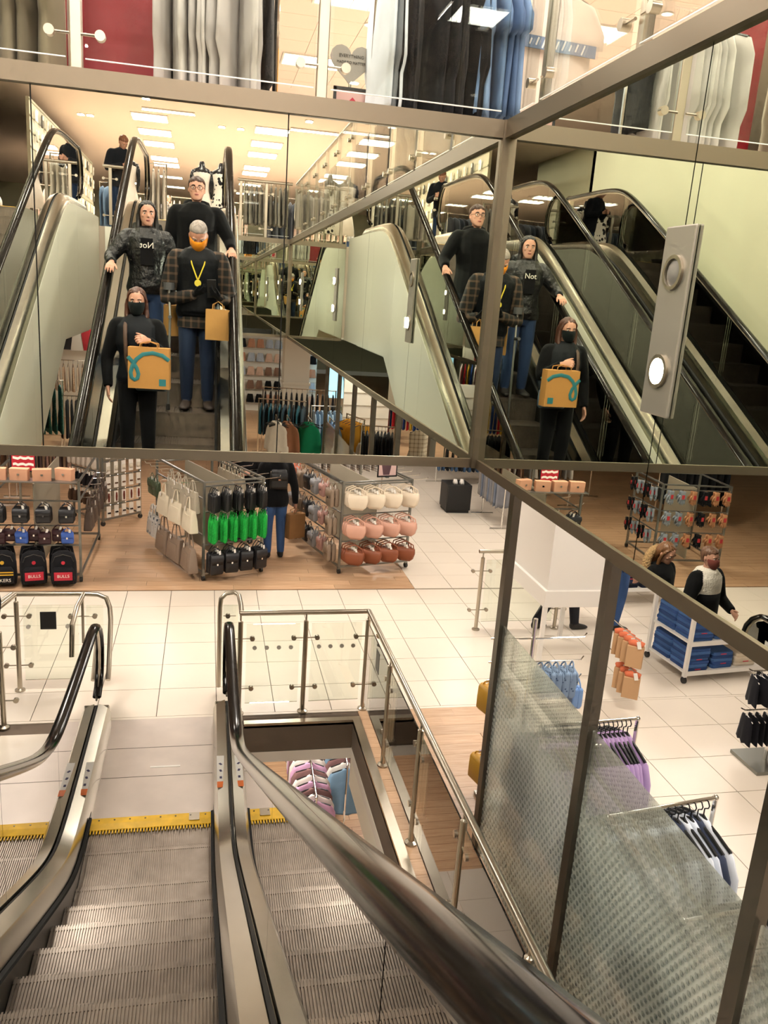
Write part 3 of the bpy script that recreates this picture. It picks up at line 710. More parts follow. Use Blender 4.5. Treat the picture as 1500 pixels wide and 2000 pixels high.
def garment_mesh(kind, mat, var=0, thick=.028):
    key = (kind, mat.name, var, thick)
    if key in GM: return GM[key]
    pr = WPROF[kind]; nx = 8; R_ = random.Random(hash((kind, var)) % 1000+var*17); ph = R_.random()*6; ph2 = R_.random()*6
    zs = []
    for (z0, w0), (z1, w1) in zip(pr[:-1], pr[1:]): zs += [(z0, w0), ((z0+z1)/2, (w0+w1)/2)]
    zs.append(pr[-1]); Lz = pr[-1][0]
    rings = []
    for z, w_ in zs:
        q = min(1, z/Lz); ring = []
        rip = lambda x: sin(x*38+ph)*.010*q+sin(x*19+ph2+z*3)*.010*q
        tk = thick*(.35+.65*min(1, z/.25))
        hem = .012*sin(ph+q*3)
        for i in range(nx+1):
            u = -1+2*i/nx; e = sqrt(max(0, 1-u*u*.96)); ring.append((u*w_, tk*e+rip(u*w_), -z-(.015*sin(u*9+ph) if z == Lz else 0)+hem*0))
        for i in range(nx, -1, -1):
            u = -1+2*i/nx; e = sqrt(max(0, 1-u*u*.96)); ring.append((u*w_, -tk*e+rip(u*w_), -z-(.015*sin(u*9+ph) if z == Lz else 0)))
        rings.append(ring)
    b = MB(); b.loft(rings[::-1]); me = b.mesh(kind+'_shape'); me.materials.append(mat)
    me.polygons.foreach_set('use_smooth', [True]*len(me.polygons)); GM[key] = me; return me
def hanger_mesh(mat):
    key = ('hanger', mat.name)
    if key in GM: return GM[key]
    b = MB(); b.tube([(-.17, 0, -.115), (-.09, 0, -.085), (-.02, 0, -.066), (0, 0, -.055), (.02, 0, -.066), (.09, 0, -.085), (.17, 0, -.115)], .008, 6)
    b.tube([(0, 0, -.06), (0, 0, -.02), (.018, 0, -.008), (.022, 0, .006), (.012, 0, .020), (-.004, 0, .022), (-.014, 0, .014)], .003, 5)
    me = b.mesh('hanger'); me.materials.append(mat); GM[key] = me; return me
NAME_OF = {'top': 'hanging_shirt', 'tee': 'hanging_tshirt', 'vest': 'hanging_camisole', 'coat': 'hanging_jacket', 'dress': 'hanging_dress', 'trouser': 'hanging_trousers', 'skirt': 'hanging_skirt'}
CAT_OF = {'top': 'shirt', 'tee': 't-shirt', 'vest': 'camisole', 'coat': 'jacket', 'dress': 'dress', 'trouser': 'trousers', 'skirt': 'skirt'}
def garment(kind, mat, loc, ang, label, group=None, var=0, hmat=None, scale=1., thick=.028, tilt=0.):
    o = obj_from(garment_mesh(kind, mat, var, thick), NAME_OF[kind], None, loc, (tilt, 0, ang), (scale,)*3)
    tag(o, label, CAT_OF[kind], group)
    obj_from(hanger_mesh(hmat or hanger_black), 'hanger', o); return o
def garment_row(kind, mats, n, a, b, label, group, hmat=None, scale=1., thick=.028, jit=.10, drop=.025):
    """n garments side by side along a rail from a to b"""
    a, b = Vector(a), Vector(b); d = b-a; ang = math.atan2(d.y, d.x)-pi/2
    mats = mats if isinstance(mats, (list, tuple)) else [mats]
    for i in range(n):
        p = a+d*((i+.5)/n)
        garment(kind, mats[i % len(mats)], (p.x, p.y, p.z-drop), ang+rnd.uniform(-jit, jit), label[i % len(label)] if isinstance(label, list) else label, group[i % len(group)] if isinstance(group, list) else group, rnd.randrange(3), hmat, scale, thick)
def rail(label, a, b, posts=(), r=.012, name='clothes_rail', cat='clothes rail', base=0., mat=None):
    mat = mat or chrome
    a_, b_ = Vector(a), Vector(b); O = ((a_.x+b_.x)/2, (a_.y+b_.y)/2, base); t = thing(name, label, cat, O)
    MB(O).tube([a_, b_], r, 10).build('rail_bar', mat, t, True)
    for e in (a_, b_): MB(O).ball(e, r*1.5, 10, 6).build('end_cap', mat, t, True)
    for q in posts:
        MB(O).tube([(q[0], q[1], base), (q[0], q[1], a_.z)], r*1.1, 8).build('upright', mat, t, True)
        MB(O).box(q[0]-.2, q[0]+.2, q[1]-.02, q[1]+.02, base, base+.02).build('foot', mat, t)
    return t
# ---- bags: origin at the hook, hanging down, front towards -y
def rrect(w_, d_, z, r=.3, n=4, yo=0.):
    hw, hd = w_/2, d_/2; r = min(hw, hd)*min(1, r*2); pts = []
    for cx, cy, a0 in ((hw-r, hd-r, 0), (-hw+r, hd-r, 90), (-hw+r, -hd+r, 180), (hw-r, -hd+r, 270)):
        for i in range(n): a = radians(a0+90*i/(n-1)); pts.append((cx+r*cos(a), cy+r*sin(a)+yo, z))
    return pts
def add_tag(o, x=0, z=-.1, y=-.05, s=1.): 
    b = MB(); b.obox((x, y, z), (.025*s, .002, .05*s), Matrix.Rotation(rnd.uniform(-.4, .4), 3, 'Y')); b.build('price_tag', tagw, o)
def bag_pouch(col, w_=.16, h=.2, d_=.055, drop=.10, nm='shoulder_bag', mt=None, flap=True, fuzzy=False):
    mt = mt or (leather(col))
    b = MB(); t0 = -drop
    b.loft([rrect(w_*.90, d_*.5, t0-h), rrect(w_, d_*.95, t0-h+.02), rrect(w_, d_, t0-h*.5), rrect(w_*.98, d_*.9, t0-.02), rrect(w_*.92, d_*.5, t0)])
    o = b.build(nm, mt, None, 'all')
    s = MB(); s.tube([(-w_*.40, 0, t0-.01), (-w_*.30, 0, t0*.6), (-.01, 0, -.004), (.01, 0, -.004), (w_*.30, 0, t0*.6), (w_*.40, 0, t0-.01)], .006, 5); s.build('strap', mt, o, True)
    if flap:
        f_ = MB(); f_.loft([rrect(w_*.95, .012, t0-.005, yo=-d_*.42), rrect(w_*.98, .014, t0-h*.25, yo=-d_*.52), rrect(w_*.8, .012, t0-h*.5, yo=-d_*.52)]); f_.build('flap', mt, o, 'all')
        c = MB(); c.obox((0, -d_*.62, t0-h*.48), (.018, .006, .022)); c.build('clasp', chrome, o)
    add_tag(o, w_*.2, t0*.75, -d_*.3)
    return o
def bag_tote(col, w_=.34, h=.26, d_=.11, drop=.17, nm='tote_bag'):
    mt = leather(col); t0 = -drop; b = MB()
    b.loft([rrect(w_, d_, t0-h, .15), rrect(w_*1.02, d_, t0-h*.9, .15), rrect(w_*.94, d_*.8, t0-h*.4, .15), rrect(w_*.86, d_*.45, t0, .15)])
    o = b.build(nm, mt, None, True)
    for s in (-1, 1):
        q = MB(); q.tube([(-w_*.2, s*d_*.22, t0-.05), (-w_*.19, s*d_*.22, t0+.03), (-w_*.1, s*d_*.15, -.03), (0, s*.008, -.004), (w_*.1, s*d_*.15, -.03), (w_*.19, s*d_*.22, t0+.03), (w_*.2, s*d_*.22, t0-.05)], .0075, 6); q.build('handle', mt, o, True)
    p = MB(); p.loft([rrect(w_*.62, .01, t0-h*.8, yo=-d_*.47), rrect(w_*.58, .012, t0-h*.25, yo=-d_*.36)]); p.build('front_pocket', mt, o, True)
    add_tag(o, -w_*.15, t0+.0, -d_*.4, 1.2)
    return o
def bag_saddle(col, w_=.22, h=.17, d_=.07, drop=.10):
    mt = leather(col); t0 = -drop; b = MB()
    b.loft([rrect(w_*.55, d_*.6, t0-h), rrect(w_*.85, d_, t0-h*.8), rrect(w_, d_, t0-h*.4), rrect(w_*.96, d_*.85, t0-h*.08), rrect(w_*.85, d_*.4, t0)])
    o = b.build('saddle_bag', mt, None, 'all')
    s = MB(); s.tube([(-w_*.44, 0, t0-.03), (-w_*.38, 0, t0*.5), (-.02, 0, -.004), (.02, 0, -.004), (w_*.38, 0, t0*.5), (w_*.44, 0, t0-.03)], .008, 6); s.build('strap', mt, o, True)
    z_ = MB(); z_.tube([(-w_*.42, -d_*.2, t0-.01), (0, -d_*.22, t0+.004), (w_*.42, -d_*.2, t0-.01)], .003, 5); z_.build('zip', chrome, o)
    add_tag(o, w_*.1, t0*.7, -d_*.4)
    return o
def backpack(badge, txt, stripe):
    mt = cloth('#1b1b1e'); b = MB()
    b.loft([rrect(.27, .12, -.40), rrect(.29, .15, -.34), rrect(.28, .14, -.15), rrect(.24, .11, -.05), rrect(.12, .06, -.01)])
    o = b.build('backpack', mt, None, 'all')
    p = MB(); p.loft([rrect(.22, .03, -.38, yo=-.08), rrect(.24, .05, -.33, yo=-.085), rrect(.23, .04, -.22, yo=-.08), rrect(.19, .02, -.18, yo=-.075)]); p.build('front_pocket', mt, o, 'all')
    h = MB(); h.tube([(-.04, .03, -.015), (-.03, .03, .03), (.03, .03, .03), (.04, .03, -.015)], .008, 6); h.build('handle', mt, o, True)
    for s in (-1, 1):
        q = MB(); q.tube([(s*.06, .06, -.04), (s*.09, .10, -.15), (s*.10, .09, -.3), (s*.12, .06, -.38)], .014, 6, sx=1.6, sy=.5); q.build('shoulder_strap', mt, o, True)
    z_ = MB(); z_.tube([(-.115, -.074, -.12), (-.09, -.068, -.06), (0, -.055, -.035), (.09, -.068, -.06), (.115, -.074, -.12)], .004, 5); z_.build('zip', steel_dk, o)
    bdg = MB(); bdg.lathe([(.022, -.004), (.022, .004)], n=10); e = bdg.build('badge', M('badge_'+badge.strip('#'), badge, .5), o); e.location = (0, -.079, -.13); e.rotation_euler = (pi/2, 0, 0)
    if stripe:
        for i in range(2): q = MB(); q.box(-.12, .12, -.1125, -.110, -.245-.03*i, -.230-.03*i); q.build('stripe', M('stripe_yellow', '#d9a92b', .6), o)
        text('lettering', txt, .055, M('lettering_white', '#ece6da', .6), o, (0, -.1125, -.335), (pi/2, 0, 0))
    else:
        q = MB(); q.box(-.10, .10, -.1125, -.109, -.335, -.235); q.build('print_panel', M('print_red', '#c22338', .6), o)
        text('lettering', txt, .05, M('lettering_white', '#ece6da', .6), o, (0, -.114, -.285), (pi/2, 0, 0))
    return o
def card_item(kind, col, w_=.06, h=.14):
    b = MB(); b.box(-w_/2, w_/2, -.003, .003, -h, 0); o = b.build('accessory_card', M('card_white', '#efe7da', .6), None)
    mt = cloth(col)
    if kind == 'round':
        q = MB(); q.ball((-.013, -.012, -h*.6), .013, 8, 5); q.ball((.013, -.012, -h*.6), .013, 8, 5); q.build('accessory', mt, o, 'all')
    elif kind == 'long':
        q = MB(); q.loft([rrect(.02, .012, -h*.9, yo=-.009), rrect(.03, .016, -h*.5, yo=-.009), rrect(.02, .012, -h*.15, yo=-.009)]); q.build('accessory', mt, o, 'all')
    else:
        q = MB(); q.loft([rrect(w_*.7, .014, -h*.75, yo=-.009), rrect(w_*.75, .016, -h*.6, yo=-.009), rrect(w_*.7, .014, -h*.35, yo=-.009)]); q.build('accessory', mt, o, 'all')
    return o
def fuzzy_pouch(col, h=.16, w_=.05):
    b = MB(); b.loft([rrect(w_*.7, w_*.5, -.05-h), rrect(w_, w_*.8, -.05-h*.8), rrect(w_*.9, w_*.7, -.05-h*.4), rrect(w_*.5, w_*.4, -.05)])
    o = b.build('hair_accessory', cloth(col), None, 'all')
    s = MB(); s.box(-.014, .014, -.002, .002, -.06, 0); s.build('header_card', M('card_white', '#efe7da', .6), o); return o
def glove(col):
    b = MB(); mt = cloth(col)
    b.loft([rrect(.085, .03, -.13), rrect(.09, .035, -.10), rrect(.065, .03, -.03), rrect(.075, .032, 0)])
    o = b.build('glove', mt, None, 'all')
    for i, (x, L_) in enumerate(((-.034, .07), (-.012, .085), (.012, .08), (.033, .06))):
        q = MB(); q.tube([(x*.8, 0, -.12), (x, 0, -.12-L_*.6), (x*1.05, 0, -.12-L_)], [.012, .011, .006], 7); q.build('finger', mt, o, 'all')
    q = MB(); q.tube([(.036, 0, -.06), (.062, 0, -.09), (.07, 0, -.13)], [.014, .012, .007], 7); q.build('thumb', mt, o, 'all')
    q = MB(); q.box(-.02, .02, -.022, -.018, -.11, -.05); q.build('label_card', M('card_red', '#c0343a', .6), o)
    return o
def use(proto, loc, ang, label, group=None, cat=None, first={}):
    """the first use moves the prototype itself, later ones copy it"""
    if proto.name not in first: first[proto.name] = 1; o = proto; o.location = loc; o.rotation_euler = (0, 0, ang)
    else: o = dup(proto, loc, ang)
    if label: o['label'] = label
    if group: o['group'] = group
    if cat: o['category'] = cat
    return o
rack_m = M('rack_metal', '#8d8d86', .35, .8)
def gondola(label, loc, ang, w_, d_, h, rows, prongs, name='display_rack', top_prongs=True):
    """wheeled slat rack: w_ along x, d_ along y, near-left corner at the origin; rows: prong heights for front(-y), left(-x), right(+x)"""
    t = thing(name, label, 'display rack', (loc[0], loc[1], 0), ang)
    for x in (0, w_):
        for y in (0, d_):
            MB().box(x-.014, x+.014, y-.014, y+.014, .08, h).build('upright', rack_m, t)
            c = MB(); c.tube([(x-.016, y, .035), (x+.016, y, .035)], .034, 12); cs = c.build('castor', M('castor_rubber', '#2a2826', .6), t, True)
            MB().box(x-.02, x+.02, y-.015, y+.015, .06, .085).build('castor_fork', rack_m, cs)
    b = MB(); b.box(0, w_, -.012, .012, .08, .105).box(0, w_, d_-.012, d_+.012, .08, .105).box(-.012, .012, 0, d_, .08, .105).box(w_-.012, w_+.012, 0, d_, .08, .105); b.build('base_frame', rack_m, t)
    b = MB(); b.box(0, w_, -.012, .012, h-.02, h).box(0, w_, d_-.012, d_+.012, h-.02, h).box(-.012, .012, 0, d_, h-.02, h).box(w_-.012, w_+.012, 0, d_, h-.02, h); b.build('top_frame', rack_m, t)
    MB().box(w_/2-.006, w_/2+.006, .01, d_-.01, .11, h-.05).build('back_panel', M('rack_panel', '#a39a86', .6), t)
    for face, z, us, L_ in prongs:
        bar = MB()
        if face == 'f': bar.box(0, w_, -.008, .008, z-.008, z+.008)
        elif face == 'b': bar.box(0, w_, d_-.008, d_+.008, z-.008, z+.008)
        elif face == 'l': bar.box(-.008, .008, 0, d_, z-.008, z+.008)
        else: bar.box(w_-.008, w_+.008, 0, d_, z-.008, z+.008)
        br = bar.build('cross_bar', rack_m, t)
        for u in us:
            q = MB()
            if face == 'f': q.tube([(u, 0, z), (u, -L_, z+.01), (u, -L_-.012, z+.035)], .005, 6)
            elif face == 'b': q.tube([(u, d_, z), (u, d_+L_, z+.01), (u, d_+L_+.012, z+.035)], .005, 6)
            elif face == 'l': q.tube([(0, u, z), (-L_, u, z+.01), (-L_-.012, u, z+.035)], .005, 6)
            else: q.tube([(w_, u, z), (w_+L_, u, z+.01), (w_+L_+.012, u, z+.035)], .005, 6)
            q.build('prong', chrome, br)
    return t
def hang(loc, ang, face, w_, d_, z, us, L_, proto, deep, label, group, cat, back=False, jit=.12, yaw=0.):
    """bags on the prongs of a rack face, several deep on each prong"""
    R_ = rz(ang)
    for u in us:
        for k in range(deep):
            o = .03+L_*(k+.3)/deep if deep > 1 else L_*.6
            if face == 'f': q, fa = (u, -o), 0
            elif face == 'b': q, fa = (u, d_+o), pi
            elif face == 'l': q, fa = (-o, u), -pi/2
            else: q, fa = (w_+o, u), pi/2
            p = R_ @ Vector((q[0], q[1], 0))
            pr = proto if not isinstance(proto, (list, tuple)) else proto[(us.index(u)) % len(proto)]
            lb = label if not isinstance(label, (list, tuple)) else label[(us.index(u)) % len(label)]
            gr = group if not isinstance(group, (list, tuple)) else group[(us.index(u)) % len(group)]
            use(pr, (loc[0]+p.x, loc[1]+p.y, z), ang+fa+yaw+rnd.uniform(-jit, jit), lb, gr, cat)
def lin(a, b, n): return [a+(b-a)*(i+.5)/n for i in range(n)]

# ------------------------------------------------------------------ dotted glass screen with tall posts, right of the opening
XS = 1.80
dot_glass = mat_glass('dotted_screen_glass', (.94, .98, .96), dots=(.040, .34, (.62, .64, .58), .30), boost=.8)
tscr = thing('glass_screen', 'tall post screen with dotted glass between the opening and the clothes racks', 'screen', (XS, 0, 0)); O = (XS, 0, 0)
py_ = [4.44-1.24*i for i in range(9)]
post_m = M('screen_post_metal', '#6d675d', .35, .9)
for y in py_:
    p = MB(O).box(XS-.025, XS+.025, y-.035, y+.035, 0, ZB-.001).build('post', post_m, tscr)
    for z in (.35, 1.1, 1.55):
        q = MB(O); q.tube([(XS+.025, y, z), (XS+.05, y, z)], .018, 10); q.build('glass_clamp', steel, p, True)
for a_, b_ in zip(py_[:-1], py_[1:]):
    MB((0, 0, 0)).box(XS-.005, XS+.005, b_+.045, a_-.045, .06, 1.66).build('glass_panel', dot_glass, tscr).location = (-XS, 0, 0)
MB(O).tube([(XS+.06, py_[-1], 1.40), (XS+.06, py_[0]-.02, 1.40)], .010, 8).build('rear_rail', steel, tscr, True)

# lilac, striped and dark tops on short rails behind the screen
def stub_rail(label, a, b): return rail(label, a, b, posts=((b[0], b[1]),), r=.011)
stub_rail('short chrome rail of lilac tops behind the dotted glass', (1.90, 3.90, 1.25), (2.52, 3.94, 1.25))
garment_row('top', cloth('#b79ac6'), 21, (1.86, 3.90, 1.25), (2.48, 3.94, 1.25), 'lilac long-sleeved top hanging on the short rail behind the dotted glass', 'lilac tops behind the dotted glass', jit=.05, scale=1.22)
stub_rail('short chrome rail of white and navy tops behind the dotted glass', (1.88, 3.06, 1.25), (2.52, 3.15, 1.25))
garment_row('top', [cloth('#cfd3da'), cloth('#c3c9d4'), cloth('#3a4052')], 16, (1.86, 3.07, 1.25), (2.48, 3.14, 1.25), ['off-white top on the middle short rail behind the dotted glass', 'pale blue-white top on the middle short rail behind the dotted glass', 'navy top on the middle short rail behind the dotted glass'], ['off-white tops behind the dotted glass', 'pale blue tops behind the dotted glass', 'navy tops behind the dotted glass'], jit=.06, scale=1.2)
stub_rail('short chrome rail with black hangers nearest behind the dotted glass', (1.90, 2.42, 1.22), (2.52, 2.47, 1.22))
garment_row('top', [cloth('#8d8a88'), cloth('#5d5a5c'), cloth('#a7a3a1')], 15, (1.86, 2.42, 1.22), (2.48, 2.47, 1.22), ['mid grey top on the nearest short rail behind the dotted glass', 'dark grey top on the nearest short rail behind the dotted glass', 'light grey top on the nearest short rail behind the dotted glass'], ['mid grey tops behind the dotted glass', 'dark grey tops behind the dotted glass', 'light grey tops behind the dotted glass'], jit=.06, scale=1.2)
stub_rail('low chrome rail of dark tops behind the dotted glass', (1.90, 1.72, 1.1), (2.5, 1.75, 1.1))
garment_row('top', [cloth('#3b3a3d'), cloth('#55444a')], 10, (1.93, 1.72, 1.1), (2.48, 1.75, 1.1), 'dark top hanging on the low rail behind the dotted glass', 'dark tops behind the dotted glass', jit=.06)
# stand with blue bags and yellow quilted bags by the first post
st = thing('hook_stand', 'chrome hook stand with blue and yellow bags behind the first screen post', 'display stand', (2.28, 5.0, 0)); O = (2.28, 5.0, 0)
MB(O).box(2.0, 2.56, 4.90, 5.10, 0, .03).build('base', rack_m, st); MB(O).tube([(2.28, 5.0, .03), (2.28, 5.0, 1.45)], .016, 10).build('pole', chrome, st, True)
for z in (1.30, 1.12, .98, .42):
    MB(O).tube([(1.96, 4.99, z+.01), (2.28, 5.0, z), (2.66, 4.99, z+.01), (2.68, 4.99, z+.04)], .006, 6).build('prong', chrome, st, True)
pb = bag_pouch('#8fa3b8', .15, .20, .06, .06, 'blue_bag', mt=spotted('blue_dotted', '#8ea6c2', '#4f6584', 40, .28))
for i, x in enumerate((2.36, 2.42, 2.48, 2.54, 2.60)): use(pb, (x, 4.99, 1.12), pi/2+rnd.uniform(-.2, .2), 'pale blue patterned bag on the hook stand behind the dotted glass', 'pale blue bags on the hook stand', 'bag')
pb2 = bag_pouch('#7ea4d8', .13, .16, .05, .06, 'sky_blue_bag', flap=False)
for i, x in enumerate((2.63, 2.66)): use(pb2, (x, 4.99, .99), pi/2+.1*i, 'sky blue soft bag at the end of the hook stand prong', 'sky blue bags on the hook stand', 'bag')
yb = bag_pouch('#d9a437', .20, .20, .08, .05, 'quilted_bag', flap=False)
for i, x in enumerate((1.99, 2.05, 2.11)): use(yb, (x, 4.99, .98), -pi/2+.35+rnd.uniform(-.1, .1), 'mustard quilted bag on the upper prong left of the first screen post', 'upper mustard quilted bags', 'bag')
for i, x in enumerate((1.98, 2.06, 2.13)): use(yb, (x, 4.99, .42), -pi/2+.35+rnd.uniform(-.1, .1), 'mustard quilted bag on the lower prong left of the first screen post', 'lower mustard quilted bags', 'bag')

# ------------------------------------------------------------------ white display tower, gift bags, denim tables
tw = thing('display_tower', 'tall white boxed display tower standing on slim legs in the tiled aisle', 'display unit', (3.55, 7.4, 0)); O = (3.55, 7.4, 0)
wl = M('white_lacquer', '#f1ebe2', .4)
MB(O).box(3.24, 3.90, 6.93, 7.88, .93, ZB-.001).build('panel_box', wl, tw); MB(O).box(3.21, 3.93, 6.90, 7.91, .76, .93).build('skirt_frame', wl, tw, bevel=.006)
for x in (3.24, 3.90):
    for y in (6.93, 7.88): MB(O).box(x-.02, x+.02, y-.02, y+.02, 0, .76).build('leg', wl, tw)
for z in (.70, .40):
    MB(O).tube([(3.88, 6.92, z), (3.86, 6.2, z), (3.86, 6.18, z+.03)], .006, 6).build('prong', chrome, tw, True)
def gift_bag():
    b = MB(); b.loft([rrect(.15, .06, -.26, .1), rrect(.15, .06, -.06, .1), rrect(.145, .05, -.05, .1)]); o = b.build('gift_bag', M('kraft_tan', '#c79d72', .7), None)
    t_ = MB(); t_.loft([rrect(.12, .04, -.06), rrect(.15, .07, -.02), rrect(.06, .03, .0)]); t_.build('tissue', M('tissue_coral', '#d9714a', .7), o, 'all')
    add_tag(o, .03, -.03, -.04, 1.4); return o
gb = gift_bag()
for i in range(4): use(gb, (3.855, 6.24+.09*i, .70), -pi/2+rnd.uniform(-.15, .15)+.9, 'tan gift bag with coral tissue on the upper prong of the white tower', 'upper tan gift bags', 'gift bag')
for i in range(3): use(gb, (3.855, 6.22+.09*i, .40), -pi/2+rnd.uniform(-.15, .15)+.9, 'tan gift bag with coral tissue on the lower prong of the white tower', 'lower tan gift bags', 'gift bag')
gr = guard('guard_rail', 'short steel and glass guard rail behind the white display tower', [(2.95, 8.15), (4.0, 8.15)], [(3.0, 8.15, 1, 0), (3.95, 8.15, 1, 0)])
wht = M('white_shelf', '#ece6dd', .45)
def shelf_unit(label, loc, ang, w_, d_, levels, name='shelf_trolley'):
    t = thing(name, label, 'shelf unit', (loc[0], loc[1], 0), ang)
    for z in levels: MB().box(0, w_, 0, d_, z-.02, z).build('shelf', wht, t)
    for x in (0, w_):
        for y in (0, d_):
            MB().box(x-.018, x+.018, y-.018, y+.018, .07, levels[-1]).build('upright', wht, t)
            q = MB(); q.tube([(x-.014, y, .034), (x+.014, y, .034)], .033, 12); q.build('castor', M('castor_rubber', '#2a2826', .6), t, True)
    for z in levels: MB().box(0, w_, -.022, -.018, z-.035, z+.01).build('shelf_lip', wht, t)
    return t
FJ = {}
def folded(col, loc, ang, label, group, w_=.26, d_=.30, h=.034):
    if col not in FJ:
        b = MB(); b.loft([rrect(w_*.97, d_*.97, 0, .1), rrect(w_, d_, h*.3, .12), rrect(w_, d_, h*.7, .12), rrect(w_*.96, d_*.96, h, .1)]); me = b.mesh('folded_garment'); me.materials.append(cloth(col)); FJ[col] = me
        b = MB(); b.loft([rrect(w_*.3, d_*.985, h*.35, .1, yo=-.004), rrect(w_*.3, d_*.985, h*.65, .1, yo=-.004)]); m2 = b.mesh('size_strip'); m2.materials.append(M('size_strip_red', '#c83246', .6)); FJ[col+'s'] = m2
    o = obj_from(FJ[col], 'folded_jeans', None, loc, (0, 0, ang)); tag(o, label, 'folded jeans', group)
    return o
jl, ja = (4.74, 6.72), .10
shelf_unit('white shelf trolley stacked with blue jeans beside the tiled aisle', jl, ja, .95, .62, (.12, .44, .76))
Rj = rz(ja)
def stack(loc, ang, u, v, z, n, cols, label, group, turn=0.):
    p = rz(ang) @ Vector((u, v, 0))
    for k in range(n):
        o = folded(cols[k % len(cols)], (loc[0]+p.x+rnd.uniform(-.006, .006), loc[1]+p.y+rnd.uniform(-.006, .006), z+k*.0345), ang+turn+rnd.uniform(-.03, .03), label, group)
        if rnd.random() < .35: obj_from(FJ[cols[k % len(cols)]+'s'], 'size_strip', o)
blu = ['#3f5f92', '#37548a', '#4a6ca0', '#2f4878']
for v in (.16, .46): stack(jl, ja, .16, v, .76, 3, blu, 'blue folded jeans on the top shelf of the denim trolley', 'jeans on the top trolley shelf')
stack(jl, ja, .46, .2, .76, 2, blu, 'blue folded jeans on the top shelf of the denim trolley', 'jeans on the top trolley shelf')
for v in (.16, .46): stack(jl, ja, .16, v, .44, 7, blu, 'blue folded jeans on the middle shelf of the denim trolley', 'jeans on the middle trolley shelf')
stack(jl, ja, .46, .18, .44, 5, blu[2:], 'blue folded jeans on the middle shelf of the denim trolley', 'jeans on the middle trolley shelf')
stack(jl, ja, .76, .18, .44, 5, ['#cfc4b2', '#5a4a40'], 'cream folded jeans on the middle shelf of the denim trolley', 'cream jeans on the middle shelf')
for v in (.16, .46): stack(jl, ja, .16, v, .12, 7, blu[::-1], 'blue folded jeans on the bottom shelf of the denim trolley', 'jeans on the bottom trolley shelf')
stack(jl, ja, .47, .18, .12, 5, blu, 'blue folded jeans on the bottom shelf of the denim trolley', 'jeans on the bottom trolley shelf')
stack(jl, ja, .77, .18, .12, 4, ['#dccdb6', '#d4c4aa'], 'cream folded trousers on the bottom shelf of the denim trolley', 'cream trousers on the bottom shelf')
jl2 = (5.05, 8.75)
shelf_unit('white shelf trolley with dark jeans behind the denim trolley', jl2, .05, .9, .6, (.25, .60, .95))
for z, n in ((.25, 5), (.60, 6), (.95, 3)):
    for u in (.16, .45, .74): stack(jl2, .05, u, .17, z, n, ['#1d2130', '#20242e', '#2b3550'], 'dark folded jeans on the rear white shelf trolley', 'dark jeans on the rear trolley')
# black underwear stand at the right edge
st = thing('hook_stand', 'low hook stand of black underwear at the right edge of the aisle', 'display stand', (4.62, 5.28, 0)); O = (4.62, 5.28, 0)
MB(O).box(4.42, 4.82, 5.1, 5.46, 0, .03).build('base', rack_m, st); MB(O).tube([(4.62, 5.28, .03), (4.62, 5.28, .95)], .016, 10).build('pole', chrome, st, True)
for z in (.85, .50):
    MB(O).tube([(4.30, 5.28, z+.02), (4.34, 5.28, z), (4.9, 5.28, z), (4.94, 5.28, z+.02)], .006, 6).build('prong', chrome, st, True)
    for i, x in enumerate(lin(4.34, 4.9, 9)):
        garment('skirt', cloth('#15151a'), (x, 5.28, z-.02), pi/2+rnd.uniform(-.3, .3), 'black underwear set hanging on the low stand at the right edge', 'black underwear on the low stand', scale=.5, thick=.04, hmat=tagw)

# ------------------------------------------------------------------ bag department under the front mirror
# left rack: boxes, small bags and backpacks
L1, A1 = (-2.45, 9.78), .0
gondola('grey wheeled rack with backpacks and peach boxes at the far left', L1, A1, 1.0, 1.7, 1.24, 3,
        [('f', 1.00, lin(0, 1, 4), .16), ('f', .70, lin(0, 1, 4), .16), ('f', .46, lin(0, 1, 3), .10), ('r', 1.0, lin(0, 1.7, 5), .14), ('l', 1.0, lin(0, 1.7, 4), .14)])
def box_bag(col, w_=.2, h=.13, d_=.1):
    mt = leather(col); b = MB(); b.loft([rrect(w_, d_, 0, .12), rrect(w_, d_, h, .12)]); o = b.build('box_bag', mt, None)
    l = MB(); l.loft([rrect(w_*1.02, d_*1.02, h*.55, .12), rrect(w_*1.02, d_*1.02, h*1.02, .12)]); l.build('lid', mt, o)
    c = MB(); c.box(-.012, .012, -d_*.56, -d_*.50, h*.45, h*.62); c.build('clasp', chrome, o); return o
px = box_bag('#d9a281')
MB().box(.0, 1.0, -.20, .02, 1.255, 1.265).build('top_shelf', rack_m, bpy.data.objects['display_rack'])
for i, (u, v, a) in enumerate(((.14, -.10, .1), (.38, -.09, -.1), (.62, -.10, .15), (.86, -.05, -.3))): use(px, (L1[0]+u, L1[1]+v, 1.266), a, ['peach box bag on the left rack, leftmost of four', 'peach box bag on the left rack, second from left', 'peach box bag on the left rack, third from left', 'peach box bag on the left rack, rightmost of four'][i], 'peach box bags', 'handbag')
kb = bag_pouch('#17171a', .17, .17, .09, .06, 'black_handbag')
hang(L1, A1, 'f', 1, 1.7, 1.00, lin(0, 1, 4), .16, kb, 2, 'small black handbag on the upper bar of the left rack', 'small black handbags on the left rack', 'handbag')
mb_ = bag_pouch('#3a1a20', .14, .15, .06, .05, 'burgundy_bag'); bb = bag_pouch('#3d63b8', .14, .14, .06, .05, 'blue_bag')
hang(L1, A1, 'f', 1, 1.7, .70, lin(0, 1, 4), .16, [mb_, bb, mb_, bb], 1, ['dark burgundy bag at the left end of the left rack', 'royal blue bag on the left rack between burgundy bags', 'dark burgundy bag between the two royal blue bags', 'royal blue bag at the right end of the left rack'], ['burgundy bags', 'royal blue bags']*2, 'handbag')
